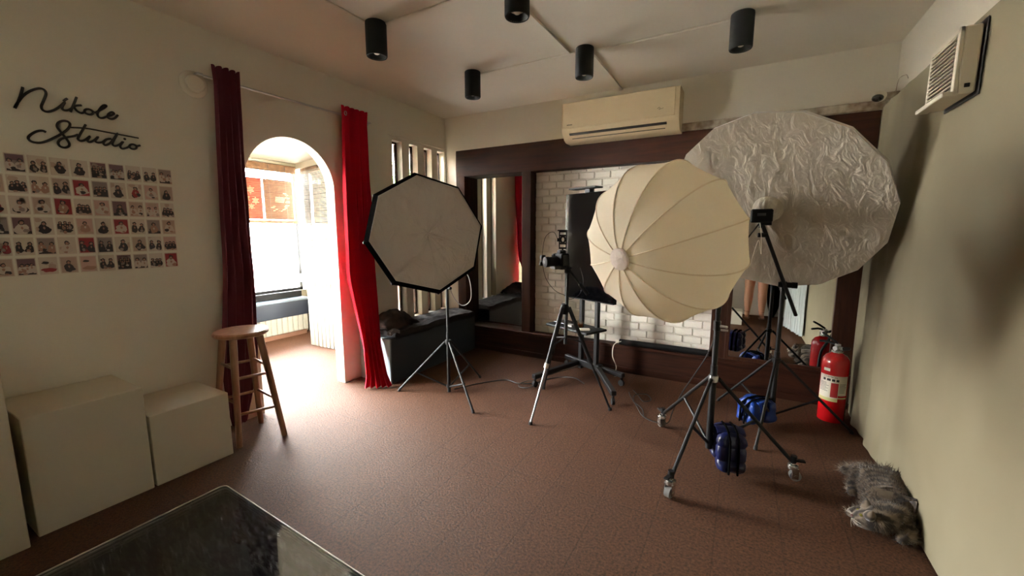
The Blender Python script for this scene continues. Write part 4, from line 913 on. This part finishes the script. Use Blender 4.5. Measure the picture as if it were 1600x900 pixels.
def print_mesh(y0, y1, z0, z1, bgc, fgc, n):
    mb = MB(); x = LX + .0005; mb.use(MI['pap']); mb.box(x, x + .0022, y0, y1, z0, z1)
    def rect(a, b, c, d, m, k): mb.use(MI[m]); xx = x + .0024 + .0003 * k; mb.add([V(xx, a, c), V(xx, b, c), V(xx, b, d), V(xx, a, d)], [(0, 1, 2, 3)])
    def oval(cy_, cz_, a, b, m, k, cut=None):
        mb.use(MI[m]); xx = x + .0024 + .0003 * k
        sd_ = random.random() * 50; P = [(cy_ + a * math.cos(q) * (1 + .45 * noise.noise((math.cos(q) * 1.3 + sd_, math.sin(q) * 1.3, k))), cz_ + b * math.sin(q) * (1 + .45 * noise.noise((math.cos(q) * 1.3, math.sin(q) * 1.3 + sd_, k)))) for q in [2 * PI * i / 16 for i in range(16)]]
        P = [(min(max(p, iy0), iy1), min(max(q, iz0), iz1)) for p, q in P]
        mb.add([V(xx, p, q) for p, q in P], [tuple(range(16))])
    wd, ht = y1 - y0, z1 - z0; iy0, iy1, iz0, iz1 = y0 + wd * .05, y1 - wd * .05, z0 + ht * .05, z1 - ht * .05
    rect(iy0, iy1, iz0, iz1, bgc if bgc != 'pap' else 'pap', 0); k = 1
    for _ in range(3): oval(random.uniform(y0, y1), random.uniform(z0, z1), wd * random.uniform(.15, .35), ht * random.uniform(.1, .25), random.choice((bgc, 'grey' if bgc in ('mauve', 'grey') else bgc, 'tan' if bgc in ('pap', 'pink') else bgc)), .5)
    if bgc in ('mauve', 'grey'): rect(iy0, iy1, iz0, iz0 + ht * .16, 'dk', k); k += 1
    if n == 5: oval((y0 + y1) / 2, z0 + ht * .25, wd * .40, ht * .12, fgc if fgc != 'pap' else 'sk', k); oval(y0 + wd * .35, z0 + ht * .68, wd * .2, ht * .07, 'dk', k + 1); return mb
    m = {1: 1, 2: 2, 3: 3, 4: 5}[n]; sc = {1: 1.0, 2: .86, 3: .72, 4: .6}[n]
    for i in range(m):
        c = (y0 + y1) / 2 + wd * (0 if m == 1 else (-.26 + .52 * i / (m - 1))) + wd * random.uniform(-.03, .03); s0 = sc * random.uniform(.9, 1.1)
        if n == 4: zz = z0 + ht * (.32 if i % 2 else .5)
        else: zz = z0 + ht * random.uniform(.30, .40)
        bw_ = wd * (.27 if m == 1 else .20) * (1.25 if fgc == 'wt' else 1)
        oval(c + wd * random.uniform(-.04, .04), zz - ht * .08, bw_ * 1.2, ht * .20 * s0, 'dk' if random.random() < .35 else fgc, k)
        oval(c, zz, bw_, ht * .27 * s0, fgc, k + 1); oval(c, zz + ht * .05, bw_ * .22, ht * .08 * s0, 'sk' if fgc != 'sk' else 'wt', k + 2)
        oval(c + bw_ * random.uniform(-.8, .8), zz - ht * random.uniform(.05, .2), bw_ * .5, ht * .10, random.choice(('dk', 'grey', 'sk', fgc)), k + 2)
        oval(c, zz + ht * .33 * s0, wd * .13 * s0 + wd * .02, ht * .125 * s0, 'dk', k + 3); oval(c, zz + ht * .30 * s0, wd * .085 * s0 + wd * .01, ht * .085 * s0, 'sk', k + 4)
        if random.random() < .5: oval(c + wd * random.choice((-.12, .12)), zz - ht * .22, wd * .12, ht * .05, random.choice(('dk', 'wt', 'sk')), k + 5)
    return mb
for r in range(6):
    cells = ROWS[r].split('|'); cells = ([EXTRA[r]] if EXTRA[r] else []) + cells
    y_r = 1.166 - .003 * r; pitch_y = .0705; zt = 1.655 - r * .0955
    for ci, cell in enumerate(cells):
        k = len(cells) - 1 - ci; b_, f_, n_ = cell.split(); y1 = y_r - k * pitch_y; y0 = y1 - .062
        edge = ', cut by the left edge' if k == 9 else ''
        lb = '%s photo print, %s row down, %s%s' % (BGN[b_], ORD[r], CORD[k], ', of ' + NUM[int(n_)].replace(' of sitters', ' of sitters'))
        solo('photo_print', print_mesh(y0, y1, zt - .083, zt, b_, f_, int(n_)), MT, lb, 'photo print', 'small photo prints in six rows on the left wall', smooth=0)

# ------------------------------------------------------------------ anteroom furnishings
wb = thing('window_bench', 'dark-topped window seat below the bay window beyond the arch', 'window seat', (-4.8, 2.2, 0))
part('top', MB().box(AX + .002, -4.83, .71, 3.24, .445, .475, .006), mat('seat_top', (110, 124, 138), .35), wb, 'pale top of the seat')
part('front_board', MB().box(-4.842, -4.822, .71, 3.235, .262, .447, .004), 'sill', wb, 'dark navy front board')
rp_ = MB().box(-4.90, -4.86, .71, 3.22, .06, .27)
y = .72
while y < 3.2: rp_.box(-4.865, -4.845, y, y + .062, .06, .266, .008); y += .068
part('ribbed_front', rp_, 'ribs', wb, 'white ribbed lower panel')
part('kick_board', MB().box(-4.93, -4.87, .71, 3.22, 0, .062), mat('kick_brown', (120, 84, 66), .8), wb)
part('back_rail', MB().box(AX + .002, AX + .05, .96, 3.24, .475, .555, .006), 'blackm', wb)
cu = thing('counter', 'white ribbed counter with pale wooden top behind the arch jamb', 'counter', (-3.7, 3.0, 0))
cb = MB(); body = [V(-4.29, 2.905, 0), V(-3.10, 2.905, 0), V(-3.10, 2.935, 0), V(-4.29, 3.165, 0)]
cb.prism(body, (0, 0, .735)); part('body', cb, 'ribs', cu)
x = -4.29; rb_ = MB()
while x < -3.12: rb_.box(x, x + .060, 2.885, 2.91, 0, .735, .008); x += .066
rb_.box(-4.31, -4.285, 2.886, 3.15, 0, .735, .006); part('ribbed_front', rb_, 'ribs', cu, smooth=40)
part('top', MB().prism([V(-4.41, 2.862, .735), V(-3.06, 2.862, .735), V(-3.06, 2.925, .735), V(-4.41, 3.19, .735)], (0, 0, .088)), 'ctop', cu, 'pale wooden counter top')
def blind(root, p0, p1, zt, zb, mslat, step, slat_h, cords):
    d = (p1 - p0); L = d.length; d.normalize(); nr = V(-d.y, d.x, 0); b = MB(); z = zt
    while z > zb:
        jit = random.uniform(-.0015, .0015); b.obox((p0 + p1) / 2 + V(0, 0, z + jit), (L / 2, .0022, slat_h / 2), (d, nr, V(0, 0, 1))); z -= step
    part('slats', b, mslat, root, smooth=0)
    cd_ = MB()
    for t in cords: q = p0 + d * L * t; cd_.tube([q + V(0, 0, zt + .05) - nr * .006, q + V(0, 0, zb) - nr * .006], .0035, 6)
    part('cord', cd_, 'ink', root)
    part('valance', MB().obox((p0 + p1) / 2 + V(0, 0, zt + .02) - nr * .012, (L / 2 + .01, .006, .045), (d, nr, V(0, 0, 1)), .003), 'bamboo', root)
    part('bottom_rail', MB().obox((p0 + p1) / 2 + V(0, 0, zb), (L / 2 + .008, .012, .016), (d, nr, V(0, 0, 1)), .005), 'bamboo', root)
b1 = thing('bamboo_blind', 'half-lowered bamboo blind over the bay window seat', 'blind', (AX + .08, 2.2, 1.4))
blind(b1, V(AX + .08, 3.245, 0), V(AX + .08, 1.0, 0), 2.03, 1.415, 'bamboo', .0175, .0085, (.06, .15, .28, .5, .8))
b2 = thing('bamboo_blind', 'fully lowered pale bamboo blind over the counter', 'blind', (-4.0, 3.1, .85))
Ls = (SB - SA).length
blind(b2, SA + sd * .16 - sn * .035, SA + sd * (Ls - .14) - sn * .035, 2.03, .87, 'pbamboo', .0165, .009, (.15, .5, .72, .9))
def decal(name, y0, y1, m, lb, kind):
    t = MB(); t.use(0); xq = AX - .005; t.box(xq - .002, xq, y0, y1, 1.445, 1.915); t.use(1); xx = xq + .0015
    def star(cy_, cz_, pts): t.add([V(xx, cy_ + a, cz_ + b) for a, b in pts], [tuple(range(len(pts)))])
    cy_ = (y0 + y1) / 2
    if kind == 0:
        for dy, dz, s_ in ((0, .10, .055), (-.05, 0, .045), (.05, -.02, .05), (0, -.09, .04)): star(cy_ + dy, 1.68 + dz, [(s_ * math.cos(a) * (1 if i % 2 else .5), s_ * math.sin(a) * (1 if i % 2 else .5)) for i, a in enumerate([2 * PI * j / 12 for j in range(12)])])
    else:
        for j in range(9):
            a = -2.4 + j * .38; star(cy_ + .11 * math.cos(a), 1.68 + .12 * math.sin(a), [(.035 * math.cos(a + q), .018 * math.sin(q) + .01 * math.sin(a)) for q in [2 * PI * i / 8 for i in range(8)]])
        star(cy_ + .01, 1.68, [(-.06, -.02), (.05, -.03), (.07, .03), (0, .05), (-.05, .04)])
    solo(name, t, [m, 'wdecal'], lb, 'window sign', 'backlit signs on the bay window', smooth=0)
decal('window_sign', 2.60, 2.862, 'rdecal', 'red backlit sign with pale motif seen through the bamboo blind', 0)
decal('window_sign', 2.882, 3.24, 'bdecal', 'brown backlit sign with pale swirl seen through the bamboo blind', 1)
fn_ = thing('added_boards', 'brown boards added outside to dim the slit windows', 'added_boards', (-3.4, 3.7, -.1))  # boards added outside to cut the brightness of the lower slits
y = 3.12
while y < 4.6: part('board', MB().box(-3.41, -3.39, y, y + .072, -.1, 1.42 + random.uniform(-.02, .02), .003), 'woodv', fn_); y += .100
part('rail', MB().box(-3.43, -3.41, 3.1, 4.62, .3, .36).box(-3.43, -3.41, 3.1, 4.62, 1.1, 1.16), 'woodv', fn_)
# greenery and awning outside the slits
tr_ = thing('tree', 'small leafy tree seen through the slit windows', 'tree', (-5.9, 5.9, -.1))
part('trunk', MB().tube([V(-5.9, 5.9, -.1), V(-5.88, 5.92, 1.0), V(-5.9, 5.9, 2.2)], [.06, .05, .03], 10), 'bark', tr_)
lv = MB()
for _ in range(520):
    d = V(random.gauss(0, 1), random.gauss(0, 1), random.gauss(0, 1)).normalized() * random.random() ** .4
    c = V(-5.9 + d.x * .75, 5.9 + d.y * .75, 2.28 + d.z * .36); a = V(random.gauss(0, 1), random.gauss(0, 1), random.gauss(0, 1)).normalized(); u, v, _d = frame(a)
    lv.add([c - u * .06, c + v * .03, c + u * .06, c - v * .03], [(0, 1, 2, 3)])
part('leaves', lv, 'leaf', tr_, smooth=0)
aw = thing('awning', 'red awning outside the first slit window', 'awning', (-5.1, 5.0, -.1))
part('canopy', MB().prism([V(-5.6, 4.5, 1.75), V(-5.6, 5.3, 1.75), V(-5.6, 5.3, 2.02), V(-5.6, 4.5, 2.02)], (.4, 0, -.08)), 'awn', aw)
part('post', MB().cyl((-5.55, 4.9, -.1), (-5.55, 4.9, 1.8), .025, 8), 'steel', aw)

# ------------------------------------------------------------------ skinned figures
def skinned(name, mats, verts, edges, radii, parent=None, sub=2, root=0, origin=None):
    org = ORG[parent.name] if parent else V(origin)
    me = bpy.data.meshes.new(name); me.from_pydata([V(v) - org for v in verts], edges, [])
    o = bpy.data.objects.new(name, me); COL.objects.link(o)
    if parent: o.parent = parent
    else: o.location = org
    ORG[o.name] = org
    o.modifiers.new('skin', 'SKIN'); sv = me.skin_vertices[0].data
    for i, r in enumerate(radii): sv[i].radius = (r, r) if not isinstance(r, tuple) else r
    for v_ in sv: v_.use_root = False
    sv[root].use_root = True
    m = o.modifiers.new('sub', 'SUBSURF'); m.levels = sub; m.render_levels = sub
    me2 = bpy.data.meshes.new_from_object(o.evaluated_get(bpy.context.evaluated_depsgraph_get()))
    o.modifiers.clear(); o.data = me2; me2.materials.clear()
    for q in (mats if isinstance(mats, list) else [mats]): me2.materials.append(M[q] if isinstance(q, str) else q)
    for p in me2.polygons: p.use_smooth = True
    return o
def merge(o, mb):
    """grow extra pieces into a body's own mesh"""
    me = o.data; org = ORG[o.name]; vs = [v.co.copy() for v in me.vertices]; fs = [tuple(p.vertices) for p in me.polygons]; n = len(vs)
    m2 = bpy.data.meshes.new(o.name); m2.from_pydata(vs + [p - org for p in mb.v], [], fs + [tuple(n + i for i in f) for f in mb.f])
    for m in me.materials: m2.materials.append(m)
    b = bmesh.new(); b.from_mesh(m2); bmesh.ops.recalc_face_normals(b, faces=b.faces[:]); b.to_mesh(m2); b.free()
    for p in m2.polygons: p.use_smooth = True
    o.data = m2
# ---- cat
ct = thing('cat', 'long-haired grey tabby cat lying against the right-hand backdrop', 'cat', (.60, 2.42, 0))
fur = fur_mat('tabby_fur', (46, 38, 32), (84, 72, 60), (112, 98, 82))
cv = [(.615, 2.40, .085), (.625, 2.50, .080), (.615, 2.58, .070), (.585, 2.655, .045), (.545, 2.685, .032), (.505, 2.665, .022),      # hips, rump, tail
      (.625, 2.31, .088), (.615, 2.235, .085), (.575, 2.195, .075), (.530, 2.185, .062), (.492, 2.192, .045), (.470, 2.198, .038),       # chest, neck, head, muzzle
      (.545, 2.29, .040), (.495, 2.275, .024), (.465, 2.25, .020),                                                                            # front leg under the chin
      (.56, 2.56, .045), (.525, 2.50, .028), (.515, 2.44, .022), (.638, 2.55, .10), (.642, 2.49, .10), (.66, 2.25, .05), (.66, 2.17, .035), (.61, 2.145, .025)]
ce = [(0, 1), (1, 2), (2, 3), (3, 4), (4, 5), (0, 6), (6, 7), (7, 8), (8, 9), (9, 10), (10, 11), (6, 12), (12, 13), (13, 14), (2, 15), (15, 16), (16, 17), (1, 18), (18, 19), (7, 20), (20, 21), (21, 22)]
crd = [.082, .078, .066, .036, .030, .022, .080, .066, .056, .054, .036, .022, .032, .022, .018, .042, .024, .020, .04, .02, .04, .03, .02]
cv = [(x + .025, y, z) for x, y, z in cv]
body = skinned('body', [fur], cv, ce, crd, ct, 2)
fb_ = MB(); me = body.data; rnd = random.Random(3)
areas = [p for p in me.polygons]
wts = [p.area for p in areas]
for p in rnd.choices(areas, wts, k=11000):
    vs = [me.vertices[i].co for i in p.vertices]; a, b = rnd.random(), rnd.random()
    q = vs[0].lerp(vs[1], a).lerp(vs[3 if len(vs) > 3 else 2].lerp(vs[2], a), b); nn = p.normal
    if (q + ORG[body.name]).z < .004: continue
    face = (q + ORG[body.name]).y < 2.215 and (q + ORG[body.name]).x < .56
    tail = (q + ORG[body.name]).y > 2.62; Lh = (.008 if face else .044 if tail else .030) * rnd.uniform(.6, 1.2)
    flow = V(.05, .6 if not face else .1, -.35); tg_ = (flow - nn * flow.dot(nn)); tg_ = tg_.normalized() if tg_.length > 1e-4 else V(0, 1, 0)
    tip = q + (nn * .5 + tg_ * .85 + V(rnd.gauss(0, .2), rnd.gauss(0, .2), rnd.gauss(0, .2))) * Lh; sdw = nn.cross(tg_).normalized() * .0011
    o3 = ORG[body.name]; tip.z = max(tip.z, .002 - o3.z)
    fb_.add([q - sdw + o3, q + sdw + o3, tip + o3], [(0, 1, 2)])
part('fur', fb_, [fur], ct, smooth=0)
from mathutils.bvhtree import BVHTree
bvh = BVHTree.FromPolygons([v.co for v in me.vertices], [tuple(p.vertices) for p in me.polygons]); o3 = ORG[body.name]
Hc = V(.553, 2.185, .062)
def onhead(d, push=0.0):
    d = V(d).normalized(); h = bvh.ray_cast(Hc - o3 + d * .2, -d)[0]; return h + o3 + d * push
er = MB()
for dd in ((-.15, .62, .70), (-.15, -.62, .70)):
    c = onhead(dd, -.012); ax_ = (V(dd) + V(.15, 0, .35)).normalized()
    er.lathe([(.024, 0), (.020, .014), (.011, .032), (.002, .044)], c, ax_, 14)
for dd in ((-.80, .42, .42), (-.80, -.42, .42)):
    part('eye', MB().blob(onhead(dd, -.002), (.0075, .0075, .006), nu=12, nv=8), mat('cat_eye', (120, 112, 50), .08, coat=1), ct)
part('nose', MB().blob(onhead((-1, .0, -.08), .0), (.006, .008, .006), nu=10, nv=8), mat('nose_pink', (96, 62, 58), .5), ct)
wk = MB(); mz = onhead((-.9, 0, -.15))
for sg in (-1, 1):
    for k in range(4): wk.tube([mz + V(.012, .012 * sg, 0), mz + V(-.01, .035 * sg, .004 * k), mz + V(-.012 + .01 * k, .065 * sg, .008 * k - .01)], .0005, 4)
merge(body, er)
part('whiskers', wk, 'plast', ct)
# ---- photographer, seen in the tall mirror
PX, PY = .21, -.24
pe = thing('person', 'person in black shorts and ankle-strap sandals, legs reflected in the tall mirror', 'person', (PX, PY, 0))
pv = [(PX, PY, .86), (PX, PY - .01, 1.0), (PX, PY, 1.14), (PX, PY, 1.26), (PX, PY, 1.335), (PX, PY + .015, 1.40), (PX, PY + .02, 1.475), (PX, PY + .015, 1.545),
      (PX - .075, PY, .80), (PX - .090, PY + .01, .62), (PX - .095, PY + .02, .445), (PX - .098, PY - .0, .30), (PX - .10, PY - .01, .085), (PX - .103, PY + .04, .045), (PX - .108, PY + .13, .028),
      (PX + .075, PY, .80), (PX + .090, PY + .01, .62), (PX + .095, PY + .02, .445), (PX + .098, PY - .0, .30), (PX + .10, PY - .01, .085), (PX + .103, PY + .04, .045), (PX + .108, PY + .13, .028),
      (PX - .15, PY, 1.265), (PX - .20, PY + .02, 1.14), (PX - .215, PY + .06, 1.04), (PX - .22, PY + .15, 1.15), (PX - .215, PY + .19, 1.20),
      (PX + .15, PY, 1.265), (PX + .18, PY + .02, 1.14), (PX + .15, PY + .06, 1.04), (PX + .0, PY + .15, 1.15), (PX - .09, PY + .19, 1.20)]
pe_e = [(0, 1), (1, 2), (2, 3), (3, 4), (4, 5), (5, 6), (6, 7), (0, 8), (8, 9), (9, 10), (10, 11), (11, 12), (12, 13), (13, 14), (0, 15), (15, 16), (16, 17), (17, 18), (18, 19), (19, 20), (20, 21),
        (3, 22), (22, 23), (23, 24), (24, 25), (25, 26), (3, 27), (27, 28), (28, 29), (29, 30), (30, 31)]
pr_ = [(.135, .10), (.115, .085), (.125, .095), (.12, .08), .048, .05, .078, .055, .095, .088, .070, .070, .042, .040, .028, .095, .088, .070, .070, .042, .040, .028,
       .048, .040, .036, .030, .022, .048, .040, .036, .030, .022]
pbody = skinned('body', 'skin', pv, pe_e, pr_, pe, 2); xb = MB()
sv_ = [(PX, PY, .90), (PX, PY - .005, .97), (PX - .08, PY, .80), (PX - .088, PY + .01, .68), (PX + .08, PY, .80), (PX + .088, PY + .01, .68)]
skinned('shorts', 'blackf', sv_, [(0, 1), (0, 2), (2, 3), (0, 4), (4, 5)], [(.15, .118), (.135, .105), .102, .096, .102, .096], pe, 2)
tv_ = [(PX, PY - .005, .98), (PX, PY, 1.12), (PX, PY, 1.25), (PX, PY, 1.30), (PX - .15, PY, 1.262), (PX - .19, PY + .015, 1.17), (PX + .15, PY, 1.262), (PX + .175, PY + .015, 1.17)]
skinned('shirt', mat('grey_shirt', (120, 116, 112), .9), tv_, [(0, 1), (1, 2), (2, 3), (2, 4), (4, 5), (2, 6), (6, 7)], [(.140, .108), (.138, .108), (.132, .096), (.07, .06), .062, .056, .062, .056], pe, 2)
hr = MB().blob((PX, PY - .005, 1.50), (.088, .098, .098), .05, 4).blob((PX, PY - .075, 1.40), (.075, .045, .15), .08, 4)
part('hair', hr, 'hair', pe)
xb.blob((PX, PY + .108, 1.468), (.012, .018, .02), nu=10, nv=8)
for s_ in (-1, 1):
    part('eye', MB().blob((PX + .03 * s_, PY + .090, 1.487), (.012, .008, .007), nu=10, nv=8), 'ink', pe)
    xb.blob((PX + .082 * s_, PY + .012, 1.478), (.012, .02, .03), nu=10, nv=8)
part('mouth', MB().blob((PX, PY + .092, 1.435), (.022, .008, .006), nu=12, nv=6), mat('lips', (150, 84, 78), .5), pe)
for s_ in (-1, 1):
    sx_ = PX + .105 * s_
    part('sandal', MB().prism([V(sx_ - .036, PY - .05, 0), V(sx_ + .036, PY - .05, 0), V(sx_ + .042, PY + .10, 0), V(sx_ + .02, PY + .175, 0), V(sx_ - .02, PY + .175, 0), V(sx_ - .042, PY + .10, 0)], (0, 0, .012))
         .tube([V(sx_ + .040 * math.cos(a) - .004 * s_, PY - .008 + .042 * math.sin(a), .095) for a in [2 * PI * i / 16 for i in range(16)]], .005, 6, closed=True)
         .tube([V(sx_ - .046, PY + .10, .01), V(sx_ - .03, PY + .10, .045), V(sx_ + .03, PY + .10, .045), V(sx_ + .046, PY + .10, .01)], .006, 6), 'leather', pe)
    hx = PX - .215 if s_ < 0 else PX - .09
    for k in range(5):                      # four fingers behind the phone, thumb in front
        bz = 1.205 + k * .017 if k < 4 else 1.215
        P = [(hx, PY + .19, bz), (hx + (-.01 if s_ < 0 else .01), PY + .215, bz + .012), (hx + (.03 if s_ < 0 else -.03), PY + .222 if k < 4 else PY + .185, bz + .03)]
        xb.tube(cat_rom(P, 4), [.0085 - .0002 * i for i in range(9)], 8)
merge(pbody, xb)
ph = thing('phone', 'black phone held up by the person facing the mirror', 'phone', (PX - .152, PY + .205, 1.21))
part('case', MB().box(PX - .235, PX - .07, PY + .198, PY + .207, 1.255, 1.335, .003), 'phone', ph)
# things only the tall mirror shows
solo('low_platform', MB().box(-1.0, .04, .30, .60, 0, .20, .004), 'white', 'low white platform block reflected at the left of the tall mirror', 'platform')
pcu = thing('curtain', 'pale grey-white curtain reflected in the tall mirror beside the extinguisher', 'curtain', (.62, 1.15, 0))
rws = [(2.1, (.56, .70), (.69, 1.38), 1), (1.0, (.56, .70), (.69, 1.38), 1), (.07, (.55, .68), (.69, 1.39), 1.1)]
part('cloth', curtain(rws, 8, .025, 140, 30), 'pale', pcu)
part('rail', MB().cyl((.54, .66, 2.12), (.70, 1.42, 2.12), .010, 10), 'steel', pcu)
sbg = thing('stand_bag', 'tall dark bag leaning on the rear wall, seen in the tall mirror', 'bag', (.47, -.36, 0))
part('body', MB().blob((.47, -.38, .52), (.10, .07, .52), .1, 3), 'blackf', sbg)
part('strap', MB().tube(cat_rom([V(.44, -.31, .85), V(.40, -.28, .6), V(.44, -.30, .3)], 6), .012, 8, flat=.4), 'blackm', sbg)
